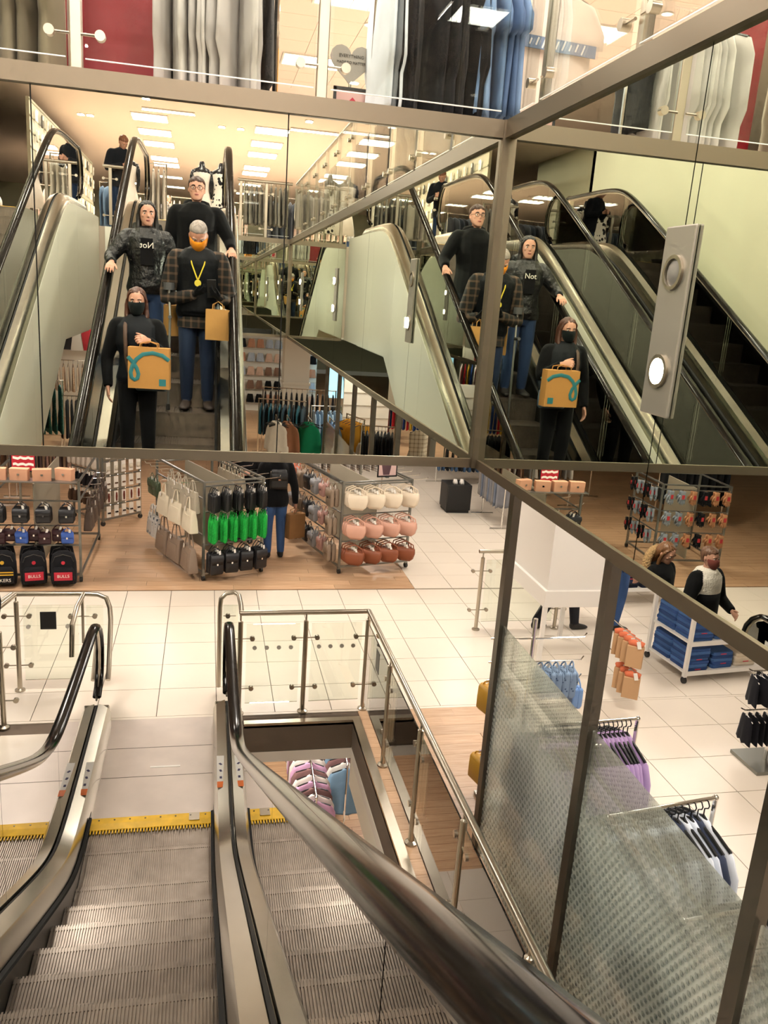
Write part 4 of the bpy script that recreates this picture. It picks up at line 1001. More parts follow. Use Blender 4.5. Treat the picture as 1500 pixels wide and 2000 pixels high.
hang(L1, A1, 'f', 1, 1.7, .72, lin(.1, .9, 3), .07, mb_, 1, 'dark burgundy bag in the second layer of the left rack', 'rear burgundy bags', 'handbag')
bk1 = backpack('#d9a92b', 'LAKERS', True); bk2 = backpack('#c22338', 'BULLS', False)
for i, (p, u) in enumerate(((bk1, .17), (bk2, .5), (bk2, .83))):
    lb = ['black backpack with yellow stripes on the bottom of the left rack', 'black backpack with red print panel, middle of three', 'black backpack with red print panel, right end of the row'][i]
    use(p, (L1[0]+u, L1[1]-.14, .44), rnd.uniform(-.08, .08)+.15, lb, 'backpacks on the left rack', 'backpack')
for i, u in enumerate((.2, .53, .86)): use(bk2 if i else bk1, (L1[0]+u-.08, L1[1]+.06, .47), .15, 'black backpack in the second layer of the left rack', 'rear backpacks', 'backpack')
bkr = bag_tote('#4a3a30', .26, .24, .09, .14, 'brown_bag')
hang(L1, A1, 'r', 1, 1.7, 1.0, lin(0, 1.7, 5), .14, bkr, 1, 'brown bag on the right side of the left rack', 'brown bags on the left rack', 'handbag')
# red sign on the left rack
t = thing('sign_frame', 'red and white striped sign standing on the left rack', 'sign', (-2.12, 10.15, 1.24)); O = (-2.12, 10.15, 1.24)
MB(O).box(-2.25, -1.99, 10.145, 10.16, 1.27, 1.62).build('panel', M('sign_red', '#b5202e', .5), t)
for i in range(4):
    b = MB(O); n = 9; rr_ = []
    for j in range(n):
        x = -2.235+.23*j/(n-1); z = 1.33+.075*i+.008*sin(j*2.2+i); rr_.append([(x, 10.1445, z), (x, 10.1445, z+.03), (x, 10.143, z+.03), (x, 10.143, z)])
    b.loft(rr_); b.build('stripe', M('sign_white', '#f0e6d8', .6), t)
b = MB(O); b.box(-2.265, -2.25, 10.14, 10.165, 1.255, 1.635).box(-1.99, -1.975, 10.14, 10.165, 1.255, 1.635).box(-2.265, -1.975, 10.14, 10.165, 1.62, 1.635).box(-2.265, -1.975, 10.14, 10.165, 1.255, 1.27); b.build('frame', M('frame_black', '#1b1b1b', .4), t)
# hair accessory stand
L2, A2 = (-1.95, 12.65), -.80
gondola('accessory stand with pink hair items and white cards', L2, A2, .68, .68, 1.5, 3, [('r', z, lin(0, .68, 5), .08) for z in (1.40, 1.18, .96, .74, .52, .30)]+[('f', z, lin(0, .68, 6), .10) for z in (1.36, 1.08, .80, .52)])
for z, k, c in ((1.40, 'flat', '#c9b79c'), (1.18, 'long', '#3a2a22'), (.96, 'flat', '#d8cdb8'), (.74, 'round', '#6b4a34'), (.52, 'long', '#7a3b30'), (.30, 'round', '#2a1e1a')):
    cp_ = card_item(k, c, .075, .17)
    hang(L2, A2, 'r', .68, .68, z, lin(0, .68, 5), .08, cp_, 1, 'white accessory card on the hair stand, '+{1.40: 'top', 1.18: 'second', .96: 'third', .74: 'fourth', .52: 'fifth', .30: 'bottom'}[z]+' row', 'accessory cards '+str(int(z*100)), 'accessory')
for z, c, nm in ((1.36, '#e2186a', 'hot pink'), (1.08, '#cdbfae', 'grey and white'), (.80, '#1d1a1c', 'black'), (.52, '#4a3526', 'brown')):
    fp = fuzzy_pouch(c, .17, .075)
    hang(L2, A2, 'f', .68, .68, z, lin(0, .68, 6), .10, fp, 2, nm+' fabric hair accessory on the left face of the accessory stand', nm+' hair accessories', 'hair accessory')
# centre bag rack
L3, A3 = (-.02, 9.80), .42
gondola('wheeled bag rack with green pouches and cream totes, centre', L3, A3, .80, 1.55, 1.26, 3,
        [('f', 1.20, lin(0, .8, 5), .18), ('f', .88, lin(0, .8, 6), .20), ('f', .46, lin(0, .8, 4), .18), ('l', 1.04, lin(0, 1.55, 4), .16), ('l', .58, lin(0, 1.55, 4), .16), ('r', 1.2, lin(0, 1.55, 6), .30), ('l', 1.24, lin(0, 1.55, 8), .26), ('b', 1.2, lin(0, .8, 3), .2)])
kp = bag_pouch('#141414', .13, .22, .04, .07, 'black_pouch', flap=False); gp_ = bag_pouch('#18a03c', .19, .28, .05, .06, 'green_bag', mt=M('green_fleece', '#12a038', .95, noise=(60, .25), bump=(90, .6, .01)), flap=False)
kl = bag_pouch('#17161a', .17, .26, .06, .08, 'black_shoulder_bag')
hang(L3, A3, 'f', .8, 1.55, 1.20, lin(0, .8, 5), .18, kp, 4, 'black pouch on the top front bar of the centre bag rack', 'black pouches on the centre rack', 'pouch', jit=.2, yaw=.6)
hang(L3, A3, 'f', .8, 1.55, .88, lin(0, .8, 6), .20, gp_, 4, 'bright green fleece bag on the centre bag rack', 'green bags on the centre rack', 'bag', jit=.15, yaw=.95)
hang(L3, A3, 'f', .8, 1.55, .46, lin(0, .8, 4), .18, kl, 3, 'black shoulder bag on the bottom bar of the centre bag rack', 'black shoulder bags on the centre rack', 'handbag', jit=.25)
ct = bag_tote('#e6d9bf', .34, .27, .11, .16, 'cream_tote'); tt = bag_tote('#94806f', .38, .30, .13, .18, 'taupe_tote'); gt = bag_tote('#b3a893', .26, .26, .08, .14, 'grey_tote')
hang(L3, A3, 'l', .8, 1.55, 1.04, lin(0, 1.2, 3), .16, ct, 1, ['cream tote bag nearest on the centre rack', 'cream tote bag in the middle of the centre rack side', 'cream tote bag farthest along the centre rack side'], 'cream totes', 'tote bag')
hang(L3, A3, 'l', .8, 1.55, .58, lin(0, 1.25, 3), .16, tt, 1, ['taupe tote bag nearest on the lower bar of the centre rack', 'taupe tote bag in the middle of the lower bar', 'taupe tote bag farthest along the lower bar'], 'taupe totes', 'tote bag')
fl = bag_tote('#cfc9c2', .30, .28, .10, .15, 'floral_tote'); fl.data.materials[0] = spotted('floral_canvas', '#d6d2cc', '#47525e', 16, .3)
hang(L3, A3, 'l', .8, 1.55, .62, [1.42, 1.52], .12, fl, 1, 'white floral canvas tote at the far end of the centre rack', 'floral canvas totes', 'tote bag')
lf = bag_pouch('#46523a', .2, .22, .07, .08, 'leaf_green_bag')
hang(L3, A3, 'l', .8, 1.55, 1.06, [1.35, 1.5], .14, lf, 1, 'olive green bag at the far end of the centre rack', 'olive bags on the centre rack', 'bag')
hang(L3, A3, 'l', .8, 1.55, 1.24, lin(.1, 1.0, 4), .10, gt, 1, 'grey tote bag behind the cream totes on the centre rack', 'grey totes on the centre rack', 'tote bag')
hang(L3, A3, 'r', .8, 1.55, 1.2, lin(.8, 1.55, 4), .2, gt, 1, 'grey tote bag on the right side of the centre rack', 'grey totes on the right side', 'tote bag')
# right bag rack
L4, A4 = (1.72, 10.05), .26
gondola('wheeled bag rack with cream, pink and brown saddle bags', L4, A4, 1.0, 1.6, 1.24, 3,
        [('f', 1.20, lin(0, 1, 4), .20), ('f', .80, lin(0, 1, 4), .20), ('f', .44, lin(0, 1, 4), .18)]+[('l', z, lin(0, 1.6, 6), .14) for z in (1.2, .82, .46)]+[('r', 1.2, lin(0, 1.6, 7), .30)])
for z, c, nm, h_ in ((1.20, '#e4d3ba', 'cream', .2), (.80, '#d3a08a', 'pink', .19), (.44, '#8a4a2c', 'tan brown', .18)):
    sb = bag_saddle(c, .27, h_, .075, .09)
    hang(L4, A4, 'f', 1, 1.6, z, lin(0, 1, 4), .20, sb, 3, nm+' saddle bag on the front of the right bag rack', nm+' saddle bags', 'handbag', jit=.15, yaw=-.7)
gk = bag_pouch('#8b8a8c', .16, .20, .08, .07, 'grey_mini_bag'); rk_ = bag_pouch('#b58a80', .13, .17, .05, .07, 'rose_mini_bag'); tk_ = bag_pouch('#8a7663', .16, .24, .06, .07, 'taupe_mini_bag'); kk = bag_pouch('#1c1b1d', .15, .2, .06, .07, 'black_mini_bag')
for z, nm in ((1.2, 'top'), (.82, 'middle'), (.46, 'bottom')):
    hang(L4, A4, 'l', 1, 1.6, z, lin(0, 1.6, 6), .14, [tk_, rk_, gk, kk, tk_, gk], 2, ['taupe bag at the near end of the right rack side, '+nm+' bar', 'rose mini bag on the right rack side, '+nm+' bar', 'grey mini backpack on the right rack side, '+nm+' bar', 'black mini bag on the right rack side, '+nm+' bar', 'taupe bag at the far end of the right rack side, '+nm+' bar', 'grey mini bag at the far end, '+nm+' bar'], ['side bags %s %d' % (nm, i) for i in range(6)], 'handbag')
cr = bag_pouch('#c96a48', .16, .14, .05, .1, 'coral_bag')
hang(L4, A4, 'l', 1, 1.6, 1.24, [1.45, 1.55, 1.65], .16, cr, 2, 'coral red bag at the far corner of the right rack', 'coral bags', 'handbag')
t = thing('poster_frame', 'pink fashion poster in a black frame standing on the right bag rack', 'poster', (2.35, 10.35, 1.24), A4)
MB().box(-.13, .13, .004, .012, .03, .42).build('print', M('poster_pink', '#d9b6ae', .6), t); b = MB(); b.box(-.145, -.13, 0, .016, .01, .435).box(.13, .145, 0, .016, .01, .435).box(-.145, .145, 0, .016, .42, .435).box(-.145, .145, 0, .016, .01, .03); b.build('frame', M('frame_black', '#1b1b1b', .4), t)
b = MB(); b.prism([(-.06, .04), (-.10, .24), (-.05, .36), (.0, .40), (.02, .30), (.06, .20), (.03, .04)], 'y', .001, .004); b.build('figure_print', M('poster_figure', '#5a3f44', .7), t)
MB().box(-.02, .02, -.02, .03, 0, .012).build('foot', rack_m, t)

# garments further back in the bag department
def back_rail(label, x0, y0, x1, y1, z, kind, cols, n, glabel, group, scale=1., **kw):
    rail(label, (x0, y0, z), (x1, y1, z), posts=((x0, y0), (x1, y1)))
    garment_row(kind, [cloth(c) if isinstance(c, str) else c for c in cols], n, (x0, y0, z), (x1, y1, z), glabel, group, scale=scale, **kw)
ging = plaid('gingham', '#e6e0d8', '#2a2a2c', 24)
back_rail('chrome rail of gingham shirts behind the right bag rack', 1.75, 13.4, 3.0, 13.6, 1.35, 'top', [ging], 10, 'black and white gingham shirt behind the right bag rack', 'gingham shirts')
back_rail('chrome rail of black jackets behind the two women', .2, 14.2, 1.5, 14.2, 1.35, 'coat', ['#1b1a1c', '#232022'], 10, 'black jacket on the rail behind the two women', 'black jackets behind the women')
back_rail('chrome rail of printed dresses beyond the left rack', -3.0, 13.3, -2.1, 13.5, 1.3, 'dress', ['#8c6a5a', '#5a4640', '#a07a6a'], 9, 'brown printed dress beyond the left rack', 'brown dresses', .8)
back_rail('chrome rail of red and grey knitwear beyond the centre rack', -.6, 15.3, .6, 15.3, 1.3, 'top', ['#6a2026', '#8d8782', '#c8c2ba'], 14, ['dark red jumper beyond the centre rack', 'grey jumper beyond the centre rack', 'pale grey jumper beyond the centre rack'], ['red jumpers beyond the rack', 'grey jumpers beyond the rack', 'pale grey jumpers beyond the rack'])
back_rail('chrome rail of denim at the end of the tiled aisle', 4.55, 15.6, 5.6, 15.5, 1.15, 'trouser', ['#4f6a8c', '#3f5878', '#1c1c20'], 12, ['mid blue jeans hanging at the end of the tiled aisle', 'dark blue jeans hanging at the end of the tiled aisle', 'black trousers hanging at the end of the tiled aisle'], ['mid blue jeans at the aisle end', 'dark blue jeans at the aisle end', 'black trousers at the aisle end'])
back_rail('chrome rail of grey trousers beside the aisle', 4.75, 12.2, 4.75, 13.2, 1.2, 'trouser', ['#7d7c80', '#6f7684', '#8b8580'], 9, 'grey trousers hanging beside the tiled aisle', 'grey trousers by the aisle', .95)
t = thing('display_cube', 'black display cube beside the tiled aisle', 'plinth', (4.3, 13.4, 0)); MB().box(-.22, .22, -.22, .22, .05, .5).build('cube', M('cube_black', '#1d1c1b', .5), t, bevel=.01); MB().box(-.2, .2, -.2, .2, 0, .05).build('recessed_base', M('cube_base', '#0f0f0f', .6), t)
# shoes on the cube
for s in (-1, 1):
    b = MB(); b.loft([rrect(.07, .1, .0, .4), rrect(.075, .11, .03, .4), rrect(.05, .06, .08, .4)]); o = b.build('trainer', M('white_trainer', '#e8e2d8', .6), None, 'all'); o.location = (4.3+s*.06, 13.3, .502); tag(o, ('left' if s < 0 else 'right')+' white trainer displayed on the black cube', 'shoe'); MB().box(-.03, .03, -.045, .045, -.001, .014).build('sole', wht, o)

# gloves rack and neighbours seen in the right mirror
L5, A5 = (-5.05, 10.30), .08
gondola('wheeled rack hung with gloves, left of the bag department', L5, A5, 1.05, .9, 1.24, 3, [('f', z, lin(0, 1.05, 6), .12) for z in (1.16, .84, .52)]+[('r', z, lin(0, .9, 4), .12) for z in (1.16, .84, .52)])
gv1, gv2, gv3 = glove('#c08a62'), glove('#1a1a1c'), glove('#8d959c')
for z, nm in ((1.16, 'top'), (.84, 'middle'), (.52, 'bottom')):
    hang(L5, A5, 'f', 1.05, .9, z, lin(0, 1.05, 6), .12, [gv1, gv1, gv2, gv1, gv3, gv3], 2, ['tan knitted glove on the '+nm+' bar of the gloves rack', 'tan knitted glove on the '+nm+' bar of the gloves rack', 'black knitted glove on the '+nm+' bar of the gloves rack', 'tan knitted glove on the '+nm+' bar of the gloves rack', 'grey knitted glove on the '+nm+' bar of the gloves rack', 'grey knitted glove on the '+nm+' bar of the gloves rack'], [nm+' tan gloves', nm+' tan gloves', nm+' black gloves', nm+' tan gloves', nm+' grey gloves', nm+' grey gloves'], 'glove')
    hang(L5, A5, 'r', 1.05, .9, z, lin(0, .9, 4), .12, [gv3, gv2], 2, ['grey glove on the side of the gloves rack, '+nm+' bar', 'black glove on the side of the gloves rack, '+nm+' bar'], [nm+' side grey gloves', nm+' side black gloves'], 'glove')
back_rail('chrome rail of white, grey and brown skirts beyond the gloves rack', -4.2, 13.8, -3.0, 13.8, 1.1, 'skirt', ['#cfc8be', '#8c8a88', '#6a4a36'], 10, ['off-white skirt on the rail beyond the gloves rack', 'grey skirt on the rail beyond the gloves rack', 'brown skirt on the rail beyond the gloves rack'], ['off-white skirts beyond the gloves', 'grey skirts beyond the gloves', 'brown skirts beyond the gloves'])
back_rail('chrome rail of black jackets beyond the gloves rack', -6.6, 12.6, -5.4, 12.8, 1.3, 'coat', ['#1a1a1c'], 9, 'black jacket on the rail beyond the gloves rack', 'black jackets beyond the gloves')
back_rail('chrome rail of pink tops beyond the gloves rack', -5.0, 14.6, -4.0, 14.6, 1.3, 'top', ['#d6b0aa', '#c9b8b0'], 10, 'pale pink top on the rail beyond the gloves rack', 'pink tops beyond the gloves')

# hanging sign over the front department
t = thing('hanging_sign', 'black hanging fitting rooms sign over the front department', 'sign', (1.78, 12.0, 1.85))
MB().box(-.5, .5, -.012, .012, -.24, .24).build('panel', M('sign_black', '#161616', .5), t)
for x in (-.4, .4): MB().tube([(x, 0, .24), (x, 0, ZB-1.85)], .004, 6).build('wire', steel, t)
text('lettering', 'Fitting Rooms', .15, M('sign_letters', '#e8e2d6', .6), t, (0, -.0135, -.1), (pi/2, 0, 0))

# lower storey goods seen through the opening
back_rail_low = [((1.22, 7.7), (1.28, 9.5), '#c79ab8', 'pink'), ((1.66, 8.3), (1.74, 10.1), '#6f8aa0', 'blue')]
for (a, b2, c, nm) in back_rail_low:
    rail(nm+' clothes rail on the lower storey', (a[0], a[1], -1.75), (b2[0], b2[1], -1.75), posts=(a, b2), base=-3.0)
    garment_row('top', [cloth(c), cloth('#d8d0c6'), cloth('#7a5a58')], 14, (a[0], a[1], -1.75), (b2[0], b2[1], -1.75), [nm+' top on the '+nm+' rail of the lower storey', 'off-white top on the '+nm+' rail of the lower storey', 'dark rose top on the '+nm+' rail of the lower storey'], [nm+' lower tops '+q_ for q_ in 'abc'])

# ------------------------------------------------------------------ upper floor, front: clothes behind the glass above the mirror
YU = 4.38
rail('upper rail of olive coats at the far left', (-1.45, YU, 5.28), (-.66, YU, 5.28), posts=((-1.45, YU), (-.66, YU)), base=ZF)
garment_row('coat', [cloth('#7b7160'), cloth('#6d6455'), cloth('#857a66')], 9, (-1.4, YU, 5.28), (-.66, YU, 5.28), 'olive grey coat above the front mirror, far left', 'olive coats upstairs', thick=.05)
t = thing('red_board', 'dark red display board between olive coats and grey sweatshirts', 'display board', (-.42, 4.62, ZF))
MB().box(-.19, .17, -.012, .012, .1, 1.9).build('board', M('board_red', '#8e1420', .45), t); MB().box(-.22, .20, -.1, .1, 0, .1).build('foot', M('board_base', '#3a0d12', .6), t)
rail('upper rail of pale grey sweatshirts', (-.24, YU, 5.12), (.30, YU, 5.12), posts=((-.24, YU+.02), (.30, YU+.02)), base=ZF)
garment_row('top', [cloth('#b9b2ad'), cloth('#c4beb8'), cloth('#b0aaa6')], 9, (-.22, YU, 5.12), (.22, YU, 5.12), 'pale grey sweatshirt hanging above the front mirror', 'pale grey sweatshirts upstairs', thick=.03, scale=1.06, jit=.35)
garment('coat', cloth('#17171a'), (.255, YU+.03, 5.20), pi/2, 'black jacket at the end of the grey sweatshirt rail', None, scale=.8)
rail('upper rail of black and blue tops', (.78, YU, 5.16), (1.62, YU, 5.16), posts=((.78, YU+.02), (1.62, YU+.02)), base=ZF)
garment_row('top', [cloth('#c9d0d6'), cloth('#6d7276')], 3, (.79, YU, 5.16), (.87, YU, 5.16), ['white top at the left end of the black tops rail', 'grey top at the left end of the black tops rail'], ['white tops upstairs', 'grey tops upstairs'], thick=.03, scale=1.06)
garment_row('top', [cloth('#131315'), cloth('#17171a')], 10, (.89, YU, 5.16), (1.27, YU, 5.16), 'black top hanging above the front mirror', 'black tops upstairs', thick=.03, scale=1.06, jit=.3)
garment_row('tee', [cloth('#5d7594'), cloth('#6f88a8'), cloth('#4e6484')], 6, (1.30, YU, 5.16), (1.48, YU, 5.16), 'dusty blue t-shirt between black tops and white t-shirt', 'dusty blue t-shirts upstairs', thick=.03, scale=1.1, jit=.25)
wt = garment('tee', cloth('#e0cfc0'), (1.66, YU-.08, 5.16), .12, 'white t-shirt with a blue lettering band facing the well', None, scale=1.12, hmat=hanger_black)
bd = MB(); bd.box(-.20, .20, -.046, -.040, -.33, -.28); bd.build('print_band', M('print_band_blue', '#6f7f96', .7), wt)
for i_ in range(9): q = MB(); q.obox((-.13+i_*.033, -.0465, -.305+.004*(i_ % 2)), (.007, .002, .026+.008*(i_ % 3)), Matrix.Rotation(.35, 3, 'Y')); q.build('script_stroke', M('lettering_white', '#ece6da', .6), wt)
# heart sign with framed print
t = thing('heart_sign', 'grey heart-shaped sign with lettering above a small framed print', 'sign', (.70, 4.62, ZF))
hp = []
for i in range(28):
    a = 2*pi*i/28; hp.append((.0068*16*sin(a)**3, .44+.0068*(13*cos(a)-5*cos(2*a)-2*cos(3*a)-cos(4*a))))
MB().prism(hp, 'y', -.006, .006).build('heart', M('heart_grey', '#9d968c', .6), t)
text('lettering', 'EVERYTHING', .022, M('heart_letters', '#4b4741', .6), t, (0, -.008, .47), (pi/2, 0, 0)); text('lettering', 'MADE TO MATTER', .018, M('heart_letters', '#4b4741', .6), t, (0, -.008, .44), (pi/2, 0, 0))
MB().tube([(0, 0, 0), (0, 0, .34)], .008, 8).build('stem', steel, t); MB().box(-.1, .1, -.08, .08, 0, .012).build('foot', steel, t)
t2 = thing('framed_print', 'small framed print with red motif below the heart sign', 'picture', (.71, 4.60, ZF))
MB().box(-.085, .085, -.03, -.022, .12, .30).build('print', M('print_pink', '#c9a49b', .6), t2); b = MB(); b.box(-.10, -.085, -.034, -.018, .105, .315).box(.085, .10, -.034, -.018, .105, .315).box(-.10, .10, -.034, -.018, .30, .315).box(-.10, .10, -.034, -.018, .105, .12); b.build('frame', M('frame_black', '#1b1b1b', .4), t2)
b = MB(); b.prism([(-.03, .15), (-.05, .22), (0, .27), (.05, .22), (.03, .15)], 'y', -.033, -.030); b.build('motif', M('motif_red', '#b02a3a', .6), t2); MB().box(-.01, .01, -.03, -.01, 0, .11).build('stand', steel, t2)
rail('upper rail of mustard tops further back', (.98, 5.35, 5.08), (1.25, 5.35, 5.08), posts=((1.25, 5.35),), base=ZF)
garment_row('top', [cloth('#c98a2a')], 4, (.99, 5.35, 5.08), (1.16, 5.35, 5.08), 'mustard yellow top further back behind the heart sign', 'mustard tops upstairs')
# right-hand upper floor beyond the side balustrade
t = thing('teal_board', 'teal display board on the upper floor beyond the right balustrade', 'display board', (3.3, 3.3, ZF)); MB().box(-.5, .5, -.02, .02, 1.2, 2.4).build('board', M('board_teal', '#2f9a9a', .45), t)
for s in (-.4, .4): MB().tube([(s, 0, 0), (s, 0, 1.2)], .012, 8).build('leg', steel, t)
t = thing('upper_column', 'dark grey column on the upper floor beyond the right balustrade', 'column', (2.72, 3.34, ZF)); MB().box(-.06, .06, -.06, .06, 0, ZC-ZF).build('shaft', M('column_grey', '#5a564f', .5), t); MB().box(-.08, .08, -.08, .08, 0, .1).build('skirting', steel_dk, t)
for k, (y, c, nm) in enumerate(((-.5, ['#8d8a84', '#a59e94'], 'grey'), (-2.6, ['#2b2b30', '#4a4650'], 'dark'), (-4.6, ['#b9a894', '#86765f'], 'beige'))):
    rail('rail of %s clothes along the right upper balustrade' % nm, (1.75, y, 5.3), (1.75, y+1.3, 5.3), posts=((1.75, y), (1.75, y+1.3)), base=ZF)
    garment_row('top', [cloth(q) for q in c], 11, (1.75, y, 5.3), (1.75, y+1.3, 5.3), nm+' top on the rail along the right upper balustrade', nm+' tops along the balustrade')

# ------------------------------------------------------------------ upper floor, behind the escalators (seen in the front mirror)
def mannequin(label, loc, ang, dress_mat, cat='mannequin'):
    t = thing('mannequin', label, cat, loc, ang); bl = M('mannequin_black', '#17171b', .25)
    b = MB(); b.lathe([(.16, 0), (.16, .02), (.03, .03), (.03, .75)], n=16); b.build('stand', steel_dk, t, True)
    b = MB(); b.lathe([(.10, .70), (.145, .80), (.15, .90), (.115, 1.03), (.13, 1.15), (.165, 1.30), (.16, 1.38), (.06, 1.43), (.05, 1.50), (.035, 1.53)], n=16, sy=.66); b.build('torso', bl, t, 'all')
    for s in (-1, 1): q = MB(); q.tube([(s*.15, 0, 1.36), (s*.185, 0, 1.25), (s*.19, -.01, 1.08), (s*.175, .05, .88)], [.045, .042, .034, .028], 10); q.build('arm', bl, t, 'all')
    b = MB(); b.lathe([(.24, .42), (.20, .70), (.16, .88), (.125, 1.03), (.142, 1.15), (.172, 1.30), (.14, 1.345)], n=18, sy=.70); b.build('dress', dress_mat, t, 'all')
    for s in (-1, 1): q = MB(); q.tube([(s*.10, -.09, 1.31), (s*.085, -.05, 1.40), (s*.085, .05, 1.40), (s*.10, .08, 1.31)], .006, 6); q.build('strap', dress_mat, t, True)
    return t
mannequin('headless black mannequin in a white slip dress on the upper floor', (-.16, -10.0, ZF), pi, cloth('#e9e0d6'))
mannequin('headless black mannequin in a black and white spotted dress', (.20, -10.0, ZF), pi, spotted('big_dots', '#ece5db', '#17171a', 13, .42))
def up_rail(label, a, b, cols, kind, n, gl, gp, z=5.5, **kw):
    rail(label, (a[0], a[1], z), (b[0], b[1], z), posts=(a, b), base=ZF)
    garment_row(kind, [cloth(c) if isinstance(c, str) else c for c in cols], n, (a[0], a[1], z), (b[0], b[1], z), gl, gp, **kw)
up_rail('rail of cream outfits left of the mannequins', (-1.35, -8.6), (-.75, -8.6), ['#ded3c4', '#e6ddd0', '#d2c6b6'], 'dress', 7, 'cream outfit left of the mannequins', 'cream outfits upstairs')
up_rail('rail of grey cardigans right of the landing', (.55, -7.4), (1.25, -7.3), ['#8e867c', '#a19a90', '#7d766e'], 'top', 9, 'grey cardigan on the rail right of the landing', 'grey cardigans upstairs', z=5.25)
up_rail('rail of pale tops far right on the upper floor', (1.5, -8.4), (2.5, -8.6), ['#c9c0b4', '#a89f94', '#d8cfc4'], 'top', 10, 'pale top on the far right upper rail', 'pale tops upstairs', z=5.3)
up_rail('rail of dark jackets deep on the upper floor', (1.2, -12.0), (2.6, -12.3), ['#2a2a30', '#50545c', '#3a3f4a'], 'coat', 12, 'dark jacket deep on the upper floor', 'dark jackets upstairs')
up_rail('rail of blush tops deep on the upper floor', (-.9, -14.2), (.9, -14.2), ['#d8b8ac', '#c6a79c', '#e0cfc4'], 'top', 14, 'blush top deep on the upper floor', 'blush tops upstairs')
up_rail('rail of denim jackets deep on the upper floor', (-2.3, -12.4), (-1.4, -12.2), ['#4a6078', '#5e748c'], 'coat', 8, 'denim jacket deep on the upper floor', 'denim jackets upstairs')
up_rail('rail of brown coats at the rear upper floor', (-.9, -18.0), (1.0, -18.0), ['#7a6656', '#8d7868'], 'coat', 12, 'brown coat at the rear of the upper floor', 'brown coats upstairs')
# sock and glove wall behind the empty escalator
t = thing('wall_display', 'tall slatted wall display with white packed goods behind the empty escalator', 'wall display', (-3.4, -15.5, ZF)); 
sl_m = M('slat_cream', '#a8a088', .6)
MB().box(-.06, 0, -4.5, 4.5, 0, 2.5).build('back_panel', sl_m, t)
for i in range(9): MB().box(0, .012, -4.5, 4.5, .2+i*.28, .23+i*.28).build('slat', M('slat_groove', '#8f8a70', .6), t)
def pack(col):
    b = MB(); b.loft([rrect(.09, .03, -.24, .2), rrect(.1, .04, -.2, .2), rrect(.1, .035, -.05, .2), rrect(.07, .01, 0, .2)]); o = b.build('packed_socks', cloth(col), None, 'all')
    q = MB(); q.box(-.035, .035, -.024, -.018, -.10, -.02); q.build('band', tagw, o); return o
pk = [pack('#ddd6c6'), pack('#b9b3a6'), pack('#efe9dc'), pack('#55524c')]
for r_ in range(6):
    for i in range(16):
        use(pk[(i*3+r_) % 4], (-3.35, -19.7+i*.55, ZF+.55+r_*.36), pi/2, ['cream', 'grey', 'white', 'dark grey'][(i*3+r_) % 4]+' sock pack on the wall display behind the empty escalator', ['cream', 'grey', 'white', 'dark'][(i*3+r_) % 4]+' sock packs', 'socks')
# notices on the recess wall
for i, (y, z, s) in enumerate(((-6.4, 5.6, .22), (-6.4, 5.25, .2), (-6.8, 5.5, .2), (-6.8, 5.15, .16), (-7.2, 5.55, .2))):
    o = MB().box(0, .01, -s/2, s/2, -s*.6, s*.6).build('wall_notice', M('notice_paper', '#d8c8ae', .7), None); o.location = (XL-2.5, y, z); tag(o, ['tan notice top left on the recess wall', 'tan notice bottom left on the recess wall', 'tan notice top centre on the recess wall', 'small tan notice bottom centre on the recess wall', 'tan notice top right on the recess wall'][i], 'notice')
    MB().box(.010, .012, -s*.35, s*.35, -s*.1, s*.4).build('notice_print', M('notice_print', '#7c5a40', .7), o)

# ------------------------------------------------------------------ ground floor behind and under the escalators (seen low in the front mirror)
def g_rail(label, a, b, cols, kind, n, gl, gp, z=1.35, **kw):
    rail(label, (a[0], a[1], z), (b[0], b[1], z), posts=(a, b))
    garment_row(kind, [cloth(c) if isinstance(c, str) else c for c in cols], n, (a[0], a[1], z), (b[0], b[1], z), gl, gp, **kw)
def facing(kind, col, x, y, z, label, group=None, sc=1.): return garment(kind, cloth(col) if isinstance(col, str) else col, (x, y, z), rnd.uniform(-.1, .1), label, group, scale=sc)
# face-out arms: nude, green, blue
for k, (x, col, nm, kind) in enumerate(((1.22, '#efe6da', 'white', 'vest'), (1.42, '#a9765a', 'nude brown', 'vest'), (1.80, '#1f8f66', 'emerald green', 'vest'), (2.20, '#7c9fd0', 'sky blue', 'vest'))):
    rail(nm+' camisole arm on the rear ground floor', (x, -7.15, 1.36), (x, -7.7, 1.36), posts=((x, -7.7),), r=.009)
    for i in range(6): garment(kind, cloth(col), (x+rnd.uniform(-.03, .03), -7.18-.08*i, 1.335), rnd.uniform(-.15, .15), nm+' camisole on a face-out arm, rear ground floor', nm+' camisoles', scale=1.0)
g_rail('rail of black tops under the right mirror', (2.55, -6.3), (3.15, -6.2), ['#141416', '#1c1c20'], 'top', 10, 'black top on the rail behind the post screen', 'black tops behind the posts', 1.45, scale=1.1)
plc = plaid('beige_plaid', '#cbbda6', '#8d7d66', 12)
for i in range(4): facing('dress', plc, 3.45+.05*i, -6.0-.06*i, 1.5, 'beige plaid dress facing out behind the post screen', 'beige plaid dresses', .85)
g_rail('rail of mustard tops behind the post screen', (2.5, -7.6), (2.7, -6.9), ['#c9912e'], 'top', 6, 'mustard top behind the post screen', 'mustard tops behind the posts', 1.45)
g_rail('rail of white tops behind the post screen', (2.75, -6.9), (2.95, -6.5), ['#e6ded4'], 'top', 6, 'white top behind the post screen', 'white tops behind the posts', 1.2)
g_rail('rail of black printed dresses behind the post screen', (3.75, -5.4), (4.5, -5.2), [spotted('dark_print', '#1a1a1c', '#5a5a58', 40, .25)], 'dress', 8, 'black printed dress behind the post screen', 'black printed dresses', 1.4, scale=.85)
